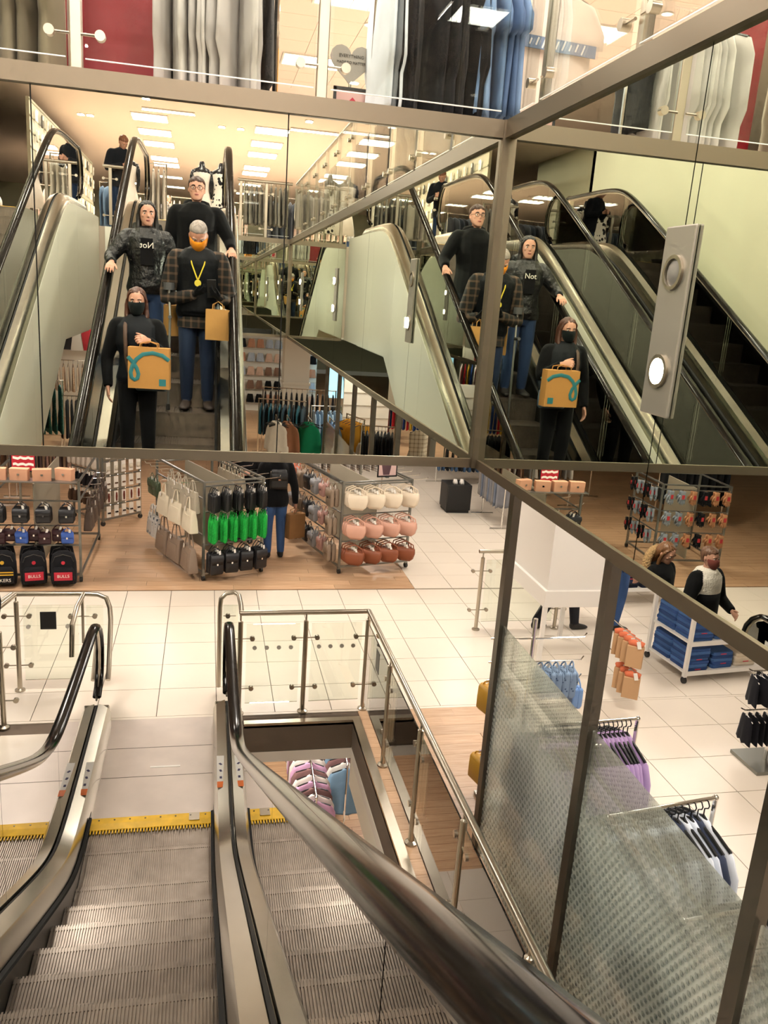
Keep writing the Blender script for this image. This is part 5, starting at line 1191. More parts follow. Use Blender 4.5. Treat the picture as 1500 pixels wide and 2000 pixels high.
g_rail('rail of dark teal tops on the rear ground floor', (1.0, -9.2), (1.9, -9.0), ['#1f4a55', '#24353f'], 'top', 10, 'dark teal top on the rear ground floor', 'dark teal tops', 1.45)
g_rail('rail of pale blue shirts on the rear ground floor', (2.0, -8.8), (2.6, -8.9), ['#9fb6cc', '#8ca6c0'], 'top', 7, 'pale blue shirt on the rear ground floor', 'pale blue shirts', 1.4)
g_rail('rail of black trousers on the rear ground floor', (1.2, -11.2), (2.8, -11.0), ['#17171a', '#24242a', '#3d3a38'], 'trouser', 14, 'black trousers on the rear ground floor', 'black trousers', 1.45, scale=1.1)
g_rail('rail of red and black tops on the rear ground floor', (2.9, -9.6), (3.7, -9.4), ['#8a1c2a', '#17171a'], 'top', 9, ['dark red top on the rear ground floor', 'black top beside dark red tops on the rear ground floor'], ['dark red tops rear', 'black tops rear'], 1.4)
g_rail('rail of bright tops beside the blue poster', (4.4, -13.6), (5.4, -13.2), ['#f0ece4', '#c42a3c', '#d9b02e', '#2a4f9a'], 'top', 12, [c_+' top on the upper rail beside the blue poster' for c_ in ('white', 'red', 'yellow', 'blue')], [c_+' tops by the poster' for c_ in ('white', 'red', 'yellow', 'blue')], 2.1)
g_rail('rail of bright tops below the blue poster', (4.4, -13.0), (5.4, -12.6), ['#2a4f9a', '#1d3a78', '#c42a3c', '#d9b02e'], 'trouser', 12, [c_+' trousers on the lower rail beside the blue poster' for c_ in ('mid blue', 'navy', 'red', 'yellow')], [c_+' trousers by the poster' for c_ in ('mid blue', 'navy', 'red', 'yellow')], 1.25)
t = thing('ground_column', 'white square column on the rear ground floor', 'column', (2.05, -12.6, 0)); MB().box(-.3, .3, -.3, .3, 0, ZB).build('shaft', wl, t); MB().box(-.33, .33, -.33, .33, 0, .12).build('skirting', wht, t); MB().box(-.33, .33, -.33, .33, 1.4, 1.46).build('band', wht, t)
t = thing('light_poster', 'backlit blue poster with two standing figures, rear ground floor', 'poster', (4.3, -16.6, 0)); MB().box(-.85, .85, -.03, 0, .6, 2.5).build('print', mat_emit('poster_blue_backlit', '#9fd4ef', 1.6), t); b = MB(); b.box(-.9, -.85, -.05, .01, .55, 2.55).box(.85, .9, -.05, .01, .55, 2.55).box(-.9, .9, -.05, .01, 2.5, 2.55).box(-.9, .9, -.05, .01, 0, .6); b.build('frame', steel, t)
for x, c, s in ((-.3, '#7fb6d8', .9), (.3, '#2a4a6a', 1.)):
    b = MB(); b.prism([(x-.12*s, .62), (x-.14*s, 1.2*s), (x-.22*s, 1.5*s), (x-.17*s, 1.85*s), (x-.07*s, 1.93*s), (x-.07*s, 2.05*s), (x-.04*s, 2.17*s), (x+.04*s, 2.17*s), (x+.07*s, 2.05*s), (x+.07*s, 1.93*s), (x+.17*s, 1.85*s), (x+.22*s, 1.5*s), (x+.14*s, 1.2*s), (x+.12*s, .62)], 'y', .001, .004); b.build('figure_print', M('figure_'+c.strip('#'), c, .7), t)
# underwear wall bay
t = thing('wall_bay', 'white slatted wall bay hung with bras, rear ground floor', 'wall display', (1.9, -17.6, 0)); MB().box(-1.3, 1.3, -.06, 0, 0, 2.6).build('back_panel', wl, t)
for i in range(8): MB().box(-1.3, 1.3, 0, .01, .3+i*.3, .31+i*.3).build('slat', M('slat_beige', '#b5aa9a', .6), t)  # strips in a darker beige than the panel
cols = ['#17171a', '#c9977e', '#b8c4d8', '#d8b8a8', '#8a6a5a']
for r_ in range(5):
    for i in range(10): garment('skirt', cloth(cols[(i//2+r_) % 5]), (.72+i*.26, -17.45, 2.15-r_*.4), rnd.uniform(-.3, .3), ['black', 'nude', 'pale blue', 'blush', 'brown'][(i//2+r_) % 5]+' underwear set on the slatted wall bay', ['black', 'nude', 'pale blue', 'blush', 'brown'][(i//2+r_) % 5]+' sets on the wall bay', scale=.55, thick=.05, hmat=tagw)
# white slat wall behind the posts
t = thing('slat_wall', 'white slatted partition behind the post screen', 'partition', (3.0, -8.4, 0)); MB().box(-.45, .45, -.03, .03, 0, 2.0).build('panel', wl, t)
for i in range(7): MB().box(-.45, .45, .03, .036, .3+i*.24, .315+i*.24).build('slat', M('slat_beige', '#b5aa9a', .6), t)  # strips in a darker beige than the partition
# left gap between the escalators
g_rail('rail of teal dresses under the rear floor, left', (-3.5, -9.6), (-2.75, -9.8), [spotted('teal_print', '#2f6a66', '#8ab0a4', 40, .25)], 'dress', 7, 'teal printed dress under the rear floor, left', 'teal printed dresses', 1.55)
g_rail('rail of beige printed blouses under the rear floor, left', (-3.4, -12.4), (-2.5, -12.5), [spotted('beige_print', '#d6b79a', '#8d5a44', 40, .3), '#d8c4ae'], 'top', 9, ['beige printed blouse under the rear floor, left', 'plain beige blouse under the rear floor, left'], ['beige printed blouses', 'plain beige blouses'], 1.7)
g_rail('rail of black skirts under the rear floor, left', (-3.0, -11.0), (-2.3, -11.0), ['#141416'], 'trouser', 8, 'black trousers under the rear floor, left', 'black trousers left', 1.1)
t = thing('fashion_poster', 'white fashion poster with red and black figures, rear left', 'poster', (-3.3, -15.0, 0)); MB().box(-.8, .8, -.03, 0, 1.7, 2.7).build('print', M('poster_white', '#e8e2da', .6), t); MB().box(-.85, .85, -.06, -.031, 0, 2.75).build('frame', wl, t)
for x, c in ((-.2, '#2a2a2e'), (.35, '#b22a34')):
    b = MB(); b.prism([(x-.12, 1.72), (x-.17, 2.1), (x-.15, 2.35), (x-.05, 2.42), (x-.05, 2.58), (x+.05, 2.58), (x+.05, 2.42), (x+.15, 2.35), (x+.17, 2.1), (x+.12, 1.72)], 'y', .001, .004); b.build('figure_print', M('figure_'+c.strip('#'), c, .7), t)

# ------------------------------------------------------------------ people
def remesh(mb, vox, smooth=8):
    """fuse overlapping closed shapes into one skin; returns verts, faces, material index per face"""
    me = mb.mesh('tmp'); ob = bpy.data.objects.new('tmp', me); COL.objects.link(ob)
    r = ob.modifiers.new('r', 'REMESH'); r.mode = 'VOXEL'; r.voxel_size = vox
    s = ob.modifiers.new('s', 'SMOOTH'); s.iterations = smooth; s.factor = .5
    dg = bpy.context.evaluated_depsgraph_get(); dg.update()
    ev = ob.evaluated_get(dg); m2 = ev.to_mesh()
    vs = [tuple(v.co) for v in m2.vertices]; fs = [tuple(p.vertices) for p in m2.polygons]
    cs = [p.center.copy() for p in m2.polygons]; ev.to_mesh_clear()
    bpy.data.objects.remove(ob); bpy.data.meshes.remove(me)
    if len(set(mb.m)) > 1:
        bv = BVHTree.FromPolygons([Vector(v) for v in mb.v], mb.f); mi = []
        for c in cs:
            h = bv.find_nearest(c); mi.append(mb.m[h[2]] if h[2] is not None else 0)
    else: mi = [mb.m[0]]*len(fs)
    return vs, fs, mi
def join(parts):
    V, F, I = [], [], []
    for v, f_, i in parts:
        b = len(V); V += v; F += [tuple(b+k for k in q) for q in f_]; I += i
    return V, F, I
def mesh_obj(name, V, F, I, mats, parent):
    me = bpy.data.meshes.new(name); me.from_pydata(V, [], F)
    for m in mats: me.materials.append(m)
    me.polygons.foreach_set('material_index', I); me.polygons.foreach_set('use_smooth', [True]*len(F))
    o = bpy.data.objects.new(name, me); COL.objects.link(o); o.parent = parent; return o
skin_m = M('skin', '#c4917a', .55, noise=(8, .05)); skin_red = M('skin_ruddy', '#c08a72', .55, noise=(8, .08)); lip_m = M('lips', '#9a5550', .5); eye_w = M('eye_white', '#d8d0c8', .3); eye_d = M('eye_iris', '#2a1d16', .2)
def hairm(col):
    k = ('hair', col)
    if k in CL: return CL[k]
    m = M('hair_'+col.strip('#'), col, .45, noise=(30, .3)); nt = m.node_tree
    for n in nt.nodes:
        if n.type == 'TEX_NOISE':
            mp = nt.nodes.new('ShaderNodeMapping'); mp.inputs['Scale'].default_value = (3, 3, .25); tc = [q for q in nt.nodes if q.type == 'TEX_COORD'][0]
            nt.links.new(tc.outputs['Object'], mp.inputs[0]); nt.links.new(mp.outputs[0], n.inputs['Vector'])
    CL[k] = m; return m
def ell(c, rx, ry, z, n=16): return [(c[0]+rx*cos(2*pi*a/n), c[1]+ry*sin(2*pi*a/n), z) for a in range(n)]
def limb(mb, pts, radii, n=12, sx=1., sy=1.):
    """smooth tapered limb through the joints"""
    P = [Vector(p) for p in pts]; out, rr = [], []
    for i in range(len(P)-1):
        p0 = P[max(i-1, 0)]; p1 = P[i]; p2 = P[i+1]; p3 = P[min(i+2, len(P)-1)]
        for k in range(5):
            t = k/5; t2, t3 = t*t, t*t*t
            q = .5*((2*p1)+(-p0+p2)*t+(2*p0-5*p1+4*p2-p3)*t2+(-p0+3*p1-3*p2+p3)*t3)
            q = q*.45+(p1+(p2-p1)*t)*.55
            out.append(q); rr.append(radii[i]+(radii[i+1]-radii[i])*t)
    out.append(P[-1]); rr.append(radii[-1])
    mb.tube(out, rr, n, sx=sx, sy=sy)
def hand(mb, wrist, d, nrm, side, s=1., curl=.5, spread=.0, thumb=.7, grip=None):
    """palm and five fingers; d: wrist to knuckles, nrm: out of the back of the hand; side=+1 thumb on the left of (d, nrm)"""
    w_ = Vector(wrist); d = Vector(d).normalized(); nrm = Vector(nrm); nrm = (nrm-d*nrm.dot(d)).normalized(); x = d.cross(nrm)*side
    P = lambda a, b, c: w_+x*(a*s)+d*(b*s)+nrm*(c*s)
    rings = []
    for b, hw, hd in ((-.03, .024, .018), (0, .026, .018), (.03, .036, .016), (.06, .040, .014), (.082, .038, .011)):
        rings.append([P(hw*cos(2*pi*a/12), b, hd*sin(2*pi*a/12)) for a in range(12)])
    mb.loft(rings)
    for i, (fx, L_) in enumerate(((-.030, .068), (-.010, .078), (.0105, .072), (.030, .056))):
        p = Vector((fx, .074, 0)); ang = spread*(fx/.03); pts = [P(*p)]; a = 0.
        for k, fr in enumerate((.45, .32, .23)):
            a += curl*(.75 if k == 0 else 1.0)
            p = p+Vector((sin(ang)*cos(a), cos(ang)*cos(a), -sin(a)))*L_*fr; pts.append(P(*p))
        mb.tube(pts, [.0092*s, .0086*s, .0078*s, .0062*s], 8)
    p = Vector((-.028, .018, -.004)); pts = [P(*p)]
    for k, (fr, aa) in enumerate(((.034, thumb), (.03, thumb*.7), (.024, thumb*.45))):
        p = p+Vector((-sin(aa), cos(aa), -.35*curl))*fr; pts.append(P(*p))
    mb.tube(pts, [.0125*s, .0108*s, .0095*s, .007*s], 8)
def person(label, loc, ang, h, mats, arms=None, lean=0., bulk=.012, hem=.46, head_pitch=0., head_yaw=0., hair='short', hair_col='#3a2a20', legs=None, vox=.009, fem=False, face=True, hands=True, gloves=None, sleeve=None, hand_spec=None, collar=True, skin=None, belly=0., neck=True):
    """mats: top, bottom, shoe. local frame: facing +y, feet on z=0. arms: {'l': (elbow, wrist), 'r': ...} in metres"""
    t = thing('person', label, 'person', loc, ang); sk = skin or skin_m
    top, bot, shoe = mats; slv = sleeve or top
    ML = [top, bot, shoe, sk, slv, gloves or sk, lip_m]
    b = MB(); H_ = h
    yl = lambda z: lean*max(0., (z/H_-.5))**1.25*H_            # forward lean grows with height
    sw = .107 if fem else .118
    # torso
    b.cur = 0
    prof = [(hem-.004, .094, .066+belly*.4), (hem+.02, .101, .072+belly*.6), (.52, .100, .074+belly), (.58, .092 if not fem else .085, .070+belly), (.64, .092 if not fem else .082, .068+belly*.7), (.70, .100, .074 if not fem else .078), (.76, .108 if not fem else .100, .074), (.790, sw*.95, .066), (.812, sw*.74, .056), (.830, sw*.52, .050), (.842, .050, .046)]
    prof = [q for q in prof if q[0] >= hem-.01]
    b.loft([ell((0, yl(z*H_)), (rx*H_+bulk), (ry*H_+bulk), z*H_) for z, rx, ry in prof])
    # pelvis and legs
    b.cur = 1
    b.loft([ell((0, yl(z*H_)*.5), rx*H_, ry*H_, z*H_) for z, rx, ry in ((.445, .055, .055), (.465, .088, .064), (.50, .098, .070), (.55, .092, .066), (.60, .085, .06))])
    lg = legs or {}
    for s, nm in ((-1, 'l'), (1, 'r')):
        hip, knee, ank = lg.get(nm, ((s*.050*H_, 0, .49*H_), (s*.054*H_, .012*H_, .275*H_), (s*.056*H_, -.012*H_, .05*H_)))
        b.cur = 1; limb(b, [hip, knee, ank], [.056*H_, .042*H_, .031*H_], sy=1.08)
        b.cur = 2; a = Vector(ank); yaw_ = s*.12
        rings = []
        for q, hw, z0, z1 in ((-.030, .020, 0, .05), (-.015, .026, 0, .058), (.01, .027, 0, .056), (.045, .029, 0, .042), (.085, .030, 0, .030), (.105, .022, .002, .024), (.114, .010, .006, .016)):
            c = Vector((a.x+sin(yaw_)*q*H_, a.y+q*H_, 0)); base = a.z-.05*H_
            rings.append([(c.x+hw*H_*cos(2*pi*k/10), c.y, base+(z0+z1)/2*H_+(z1-z0)/2*H_*sin(2*pi*k/10)*1.0) for k in range(10)])
        b.loft(rings)
    # arms
    ar = arms or {}; hb = MB(); hb.cur = 5
    for s, nm in ((-1, 'l'), (1, 'r')):
        sh = Vector((s*sw*.93*H_, yl(.80*H_), .795*H_)); d_el = (s*.150*H_, yl(.62*H_)-.01*H_, .625*H_); d_wr = (s*.155*H_, yl(.5*H_)+.03*H_, .475*H_)
        el, wr = ar.get(nm, (d_el, d_wr)); el, wr = Vector(el), Vector(wr)
        b.cur = 0 if not sleeve else 4
        limb(b, [Vector((s*.045*H_, sh.y, .800*H_)), sh, sh*.78+el*.22, el, wr], [.030*H_, .033*H_+bulk*.6, .035*H_+bulk*.8, .027*H_+bulk*.6, .020*H_+bulk*.45])
        if hands:
            hs = (hand_spec or {}).get(nm, {})
            d = Vector(hs.get('d', tuple((wr-el).normalized()))); n_ = Vector(hs.get('n', (s, 0, 0)))
            hand(hb, wr+d*.012, d, n_, hs.get('side', s), H_/1.72*1.02, hs.get('curl', .35), hs.get('spread', .1), hs.get('thumb', .55))
    # neck and collar
    nz = .838*H_; ny = yl(nz)
    if collar: b.cur = 0; b.loft([ell((0, ny), .062*H_, .055*H_, nz-.02*H_), ell((0, ny+.004), .047*H_, .047*H_, nz+.012*H_), ell((0, ny+.004), .044*H_, .044*H_, nz+.014*H_)])
    parts = [remesh(b, vox)]
    if hands: parts.append(remesh(hb, .0042 if vox < .012 else .0065, 2))
    # head in its own frame, pitched about the neck top
    hd = MB(); hd.cur = 3; S = H_/1.72; Rm = Matrix.Rotation(head_yaw, 3, 'Z') @ Matrix.Rotation(-head_pitch, 3, 'X'); base = Vector((0, ny+.004, nz+.012*H_))
    def HP(p): return base + Rm @ (Vector(p)*S)
    def hloft(mb, prof, n=18):
        mb.loft([[HP((rx*cos(2*pi*a/n), yo+(ry*(1.0 if sin(2*pi*a/n) >= 0 else 1.0))*sin(2*pi*a/n), z)) for a in range(n)] for z, rx, ry, yo in prof])
    hloft(hd, [(-.06, .052, .055, -.005), (.0, .050, .052, .0), (.04, .052, .056, .004)], 14)                     # neck
    hloft(hd, [(.008, .020, .020, .068), (.020, .040, .045, .048), (.045, .056, .066, .030), (.075, .066, .082, .016), (.105, .071, .090, .010), (.135, .075, .096, .004), (.165, .076, .098, -.002), (.190, .072, .092, -.006), (.212, .058, .074, -.010), (.226, .036, .046, -.012), (.232, .012, .016, -.012)])
    if face:
        def blob(c, r, sx=1, sy=1, sz=1):
            m_ = MB(); m_.ball((0, 0, 0), r, 10, 6, sx, sy, sz)
            hd.add([HP(Vector(c)+Vector(v)) for v in m_.v], m_.f)
        hd.cur = 3
        hd.loft([[HP(q) for q in r_] for r_ in ([(-.007, .098, .132), (.007, .098, .132), (0, .092, .136)], [(-.010, .104, .112), (.010, .104, .112), (0, .112, .113)], [(-.016, .098, .090), (.016, .098, .090), (0, .122, .094)], [(-.012, .094, .082), (.012, .094, .082), (0, .104, .082)])])   # nose
        for s in (-1, 1):
            blob((s*.030, .086, .142), .016, 1.5, .8, .5); blob((s*.042, .072, .100), .020, 1, .7, .9); blob((s*.077, -.004, .112), .018, .45, .8, 1.45)
        blob((0, .090, .066), .017, 1.4, .6, .45); hd.cur = 6; blob((0, .098, .060), .013, 1.5, .55, .5); hd.cur = 3; blob((0, .082, .030), .020, 1.1, .7, .8)
    parts.append(remesh(hd, .0048 if vox < .012 else .008, 2))
    V, F, I = join(parts); body = mesh_obj('body', V, F, I, ML, t)
    if face:
        for s in (-1, 1):
            e = MB(); m_ = MB(); m_.ball((0, 0, 0), .0115, 10, 6); e.add([HP(Vector((s*.031, .0835, .122))+Vector(v)) for v in m_.v], m_.f); ey = e.build('eye', eye_w, body, 'all')
            e = MB(); m_ = MB(); m_.ball((0, 0, 0), .0062, 8, 5); e.add([HP(Vector((s*.031, .0905, .121))+Vector(v)) for v in m_.v], m_.f); e.build('iris', eye_d, ey, 'all')
            e = MB(); e.tube([HP((s*.014, .103, .141)), HP((s*.030, .102, .146)), HP((s*.050, .088, .142))], [.004*S, .0042*S, .002*S], 6); e.build('eyebrow', hairm(hair_col), body, True)
    # hair
    if hair:
        q = MB(); q.cur = 0
        def sh(prof): hloft(q, prof)
        if hair in ('short', 'buzz'):
            g = .003 if hair == 'buzz' else .007
            sh([(.118, .071+g*.6, .060, -.036), (.145, .075+g, .080+g, -.022), (.170, .076+g, .092+g, -.010), (.195, .072+g, .092+g, -.006), (.216, .058+g, .076+g, -.008), (.232+g*.5, .034+g, .046+g, -.010), (.238+g, .010, .014, -.010)])
            sh([(.060, .050, .034, -.050), (.09, .066, .050, -.046), (.12, .074+g*.5, .060, -.040), (.15, .076+g*.5, .07, -.03)])
        else:
            L_ = {'long': -.20, 'bob': -.04, 'verylong': -.28, 'back': -.25}[hair]
            sh([(.110, .080, .062, -.040), (.140, .083, .078, -.030), (.170, .083, .088, -.020), (.195, .077, .090, -.010), (.218, .060, .074, -.008), (.238, .034, .042, -.010), (.244, .008, .01, -.010)])
            hloft(q, [(L_, .060, .020, -.075), (L_*.5, .085, .034, -.072), (.0, .090, .046, -.066), (.06, .092, .060, -.058), (.12, .092, .075, -.042), (.15, .088, .08, -.03)])
            for s in (-1, 1):
                pts = [HP((s*.040, .066, .205)), HP((s*.070, .040, .165)), HP((s*.081, .018, .11)), HP((s*.084, .012, .05)), HP((s*.086, .022, -.01)), HP((s*.080, .034, L_*.6)), HP((s*.066, .040, L_))]
                q.tube(pts, [.010*S, .015*S, .019*S, .022*S, .025*S, .024*S, .010*S], 10)
        hv, hf, hi = remesh(q, .006 if vox < .012 else .010, 4)
        from mathutils import noise as _nz
        amp = .002 if hair == 'buzz' else .0065
        hv = [tuple(Vector(v)+(Vector(v)-HP((0, 0, .12))).normalized()*amp*_nz.noise(Vector((v[0]*75, v[1]*75, v[2]*14)))) for v in hv]
        mesh_obj('hair', hv, hf, hi, [hairm(hair_col)], body)
    t['hp'] = 0
    del t['hp']
    return t, body, HP, S
def face_mask(body, HP, col, S):
    q = MB(); rings = []
    for z, rx, ry, yo in ((.002, .032, .032, .068), (.020, .052, .060, .048), (.05, .066, .088, .030), (.082, .073, .108, .018), (.106, .073, .108, .013), (.117, .070, .100, .012)):
        out = [HP((rx*cos(a), yo+ry*sin(a), z)) for a in [radians(8+164*i/14) for i in range(15)]]
        inn = [HP((rx*.93*cos(a), yo+ry*.93*sin(a), z)) for a in [radians(172-164*i/14) for i in range(15)]]
        rings.append(out+inn)
    q.loft(rings); m = q.build('face_mask', cloth(col), body, 'all')
    for s in (-1, 1):
        e = MB(); e.tube([HP((s*.070, .03, .088)), HP((s*.082, -.008, .125)), HP((s*.083, -.020, .100)), HP((s*.068, .025, .03))], .0022*S, 5); e.build('ear_loop', cloth(col), m, True)
    return m
def glasses(body, HP, S):
    m = M('spectacle_frame', '#1a1416', .3)
    g = MB()
    for s in (-1, 1): g.tube([HP((s*.033+.024*cos(2*pi*i/16), .108, .120+.019*sin(2*pi*i/16))) for i in range(16)], .0022*S, 5, closed=True)
    g.tube([HP((-.009, .109, .124)), HP((.009, .109, .124))], .0022*S, 5)
    o = g.build('spectacles', m, body, True)
    for s in (-1, 1):
        e = MB(); e.tube([HP((s*.057, .106, .124)), HP((s*.078, .06, .126)), HP((s*.080, -.008, .122))], .002*S, 5); e.build('temple', m, o, True)
jean_d = cloth('#27334a'); jean_b = cloth('#3a5480'); blk = cloth('#0c0c0e'); blk2 = cloth('#131214'); navy = cloth('#20242f'); shoe_b = M('dark_shoe', '#1c1816', .6); shoe_g = M('grey_trainer', '#5a5652', .6)
flannel = plaid('flannel_check', '#151413', '#5e4a3a', 16)
puff = M('black_puffer', '#0b0b0d', .42, bump=(14, .9, .03))

# --- man holding the phone that took the picture
mp = (-.09, -.30, 2.49)
pm, body, HP, S = person('man in orange face mask, check shirt and dark gilet looking at his phone', mp, 0, 1.60, (M('quilted_gilet', '#0e1014', .55, spec=.2, bump=(10, .5, .02)), jean_d, M('brown_trainer', '#3a2f2a', .6)),
    arms={'l': ((-.26, .05, .93), (-.03, .235, .975)), 'r': ((.27, .05, .92), (.185, .235, .955))}, lean=.24, bulk=.026, hem=.50, head_pitch=.62, hair='buzz', hair_col='#8a7f78', sleeve=flannel, gloves=cloth('#0f0f11'), skin=skin_red, belly=.012,
    hand_spec={'l': {'d': (.75, .35, .35), 'n': (-.3, .2, -1), 'curl': .55, 'side': -1, 'thumb': .6}, 'r': {'d': (-.75, .30, .45), 'n': (.4, .2, -1), 'curl': .55, 'side': 1, 'thumb': .6}}, vox=.008)
face_mask(body, HP, '#e08a1e', S)
g = MB(); g.tube([(-.065, .175, 1.30), (-.05, .215, 1.22), (-.004, .235, 1.10)], .006, 6); g.tube([(.065, .175, 1.30), (.05, .215, 1.22), (.004, .235, 1.10)], .006, 6); lan = g.build('lanyard', M('ribbon_yellow', '#d9c02a', .6), body, True)
g = MB(); g.lathe([(.026, -.004), (.028, 0), (.026, .004)], n=16); md = g.build('medal', M('medal_yellow', '#d8c440', .4), lan, True); md.location = (0, .238, 1.07); md.rotation_euler = (pi/2, 0, 0)
g = MB(); g.loft([ell((0, .0), .168, .128, .93*.86), ell((0, .0), .172, .132, .70)]); sh_ = g.build('shirt_tail', flannel, body, True)
# phone behind the lens
fwv = Vector((.2133, .9430, -.2545)); upv = Vector((.05, .25, .967)).normalized()
ph = thing('mobile_phone', 'black mobile phone held by the man in the orange mask', 'phone', (0, -.02, 3.50)); 
q = MB(); R3 = SC.camera.matrix_world.to_3x3(); q.obox(R3 @ Vector((.025, -.045, .022)) + Vector((0, .02, .06)), (.075, .150, .009), R3); q.build('case', M('phone_black', '#101012', .3), ph, bevel=.003)
# his paper bag and crutch
def paper_bag(name, label, w_, h_, d_, mt, hz=.10):
    b = MB(); b.loft([rrect(w_, d_, -hz-h_, .06), rrect(w_*1.0, d_, -hz-h_*.6, .06), rrect(w_*.99, d_*.95, -hz, .06)]); o = b.build(name, mt, None, True)
    for s in (-1, 1): q = MB(); q.tube([(-w_*.22, s*d_*.45, -hz-.02), (-w_*.2, s*d_*.4, -hz*.45), (0, s*d_*.1, -.006), (w_*.2, s*d_*.4, -hz*.45), (w_*.22, s*d_*.45, -hz-.02)], .004, 6); q.build('handle', mt, o, True)
    return tag(o, label, 'paper bag')
kraft = M('kraft_paper', '#b98a4a', .75, noise=(6, .08), bump=(9, .4, .01)); kraft2 = M('kraft_brown', '#8a6238', .75, noise=(6, .1))
pb_ = paper_bag('paper_bag', 'small brown paper bag hanging from the man with the orange mask', .20, .25, .10, kraft, .07); pb_.location = (.08, -.06, 3.43); pb_.rotation_euler = (0, 0, .15)
cru = thing('crutch', 'grey elbow crutch beside the man in the orange mask', 'crutch', (-.33, -.16, 2.49)); O = (-.33, -.16, 2.49); alu = M('crutch_aluminium', '#9a9a98', .35, .8)
MB(O).tube([(-.33, -.16, 2.50), (-.315, -.16, 3.28)], .011, 10).build('shaft', alu, cru, True); MB(O).tube([(-.315, -.16, 3.27), (-.325, -.20, 3.52)], .010, 10).build('upper_tube', alu, cru, True)
MB(O).tube([(-.315, -.16, 3.27), (-.312, -.05, 3.275)], .015, 10).build('hand_grip', M('grip_grey', '#4a4a4c', .6), cru, True)
MB(O).loft([[(-.325+r_*cos(radians(a)), -.20+r_*sin(radians(a)), z) for r_, a in [(.046, 20+i*32) for i in range(11)]]+[(-.325+.040*cos(radians(a)), -.20+.040*sin(radians(a)), z) for a in [340-i*32 for i in range(11)]] for r_, z in ((.046, 3.49), (.046, 3.55))]).build('arm_cuff', M('grip_grey', '#4a4a4c', .6), cru, True)
MB(O).lathe([(.018, 0), (.018, .03), (.013, .05)], (-.33, -.16, 2.49), 12).build('rubber_tip', M('castor_rubber', '#2a2826', .6), cru, True)

# --- woman with black mask and the large paper bag
pw, body, HP, S = person('woman in black face mask and dark gilet holding a large paper bag', (-.53, .47, 2.075), 0, 1.44, (M('navy_gilet', '#11141a', .6, spec=.2), blk, shoe_b),
    arms={'l': ((-.225, -.02, .88), (-.21, .08, .68)), 'r': ((.20, .03, .93), (.10, .195, 1.045))}, bulk=.016, hem=.50, head_pitch=.08, hair='bob', hair_col='#4a281c', sleeve=blk, fem=True, vox=.008,
    hand_spec={'r': {'d': (-.55, .55, .15), 'n': (.3, .9, .5), 'curl': .85, 'side': 1}})
face_mask(body, HP, '#101616', S)
g = MB(); g.tube([(-.075, .02, 1.20), (-.078, .105, 1.14), (-.075, .145, 1.05), (-.07, .150, .92), (-.05, .145, .80)], .010, 6, sx=1.4, sy=.6); g.build('bag_strap', M('strap_brown', '#4a3426', .6), body, True)
big = paper_bag('paper_bag', 'large brown paper bag with teal loop print and teal square', .30, .30, .11, M('kraft_bag_tan', '#c08a48', .75, noise=(6, .06)), .05); big.location = (-.425, .70, 3.125); big.rotation_euler = (0, 0, .06)
teal = M('print_teal', '#2f7a80', .6); lp = []
cur = [(-.148, -.12), (-.115, -.155), (-.085, -.20), (-.072, -.245), (-.08, -.275), (-.10, -.287), (-.122, -.272), (-.128, -.235), (-.115, -.185), (-.085, -.135), (-.04, -.098), (.03, -.085), (.10, -.10), (.148, -.135)]
q = MB(); q.tube([(x, .058, z) for x, z in cur], .014, 8, sx=1., sy=.12, up=(0, 1, 0)); q.build('loop_print', teal, big, True)
q = MB(); q.box(.075, .125, .0555, .0575, -.325, -.275); q.build('square_print', teal, big)
q = MB(); q.tube([(x, -.058, z) for x, z in cur], .014, 8, sx=1., sy=.12, up=(0, 1, 0)); q.build('loop_print', teal, big, True)
bl_ = bag_pouch('#6d8090', .24, .16, .08, .20, 'blue_shopper', flap=False); bl_.location = (-.42, .58, 3.10); tag(bl_, 'grey blue bag below the large paper bag', 'bag')

# --- woman in black puffer with a hand on the rail
p2, body, HP, S = person('woman with long dark hair in a black puffer jacket holding the left handrail', (-.53, -.64, 2.70), -.05, 1.53, (puff, cloth('#2c3d5c'), shoe_b),
    arms={'l': ((-.30, .06, 1.03), (-.285, .215, .985)), 'r': ((.235, -.02, .93), (.21, .10, .76))}, bulk=.026, hem=.49, hair='long', hair_col='#120c0a', fem=True, head_yaw=-.12, head_pitch=.05, vox=.008,
    hand_spec={'l': {'d': (-.12, .9, -.42), 'n': (0, .45, .9), 'curl': .42, 'side': -1}})
q = MB(); q.loft([ell((0, -.10), .11, .06, 1.20), ell((0, -.12), .14, .075, 1.26), ell((0, -.10), .12, .07, 1.33), ell((0, -.085), .07, .04, 1.35)]); q.build('hood', puff, body, 'all')
q = MB(); q.loft([[(-.055, .135, .98), (.055, .135, .98), (.05, .155, 1.2), (-.05, .155, 1.2)], [(-.055, .146, .98), (.055, .146, .98), (.05, .162, 1.2), (-.05, .162, 1.2)]]); q.build('inner_top', blk2, body)
text('print', 'Not', .07, M('lettering_white', '#ece6da', .6), body, (0, .168, 1.14), (pi/2, 0, pi))
pb3 = paper_bag('paper_bag', 'brown paper bag in the hand of the woman in the puffer jacket', .20, .26, .10, kraft, .06); pb3.location = (-.31, -.50, 3.42); pb3.rotation_euler = (0, 0, 1.2)

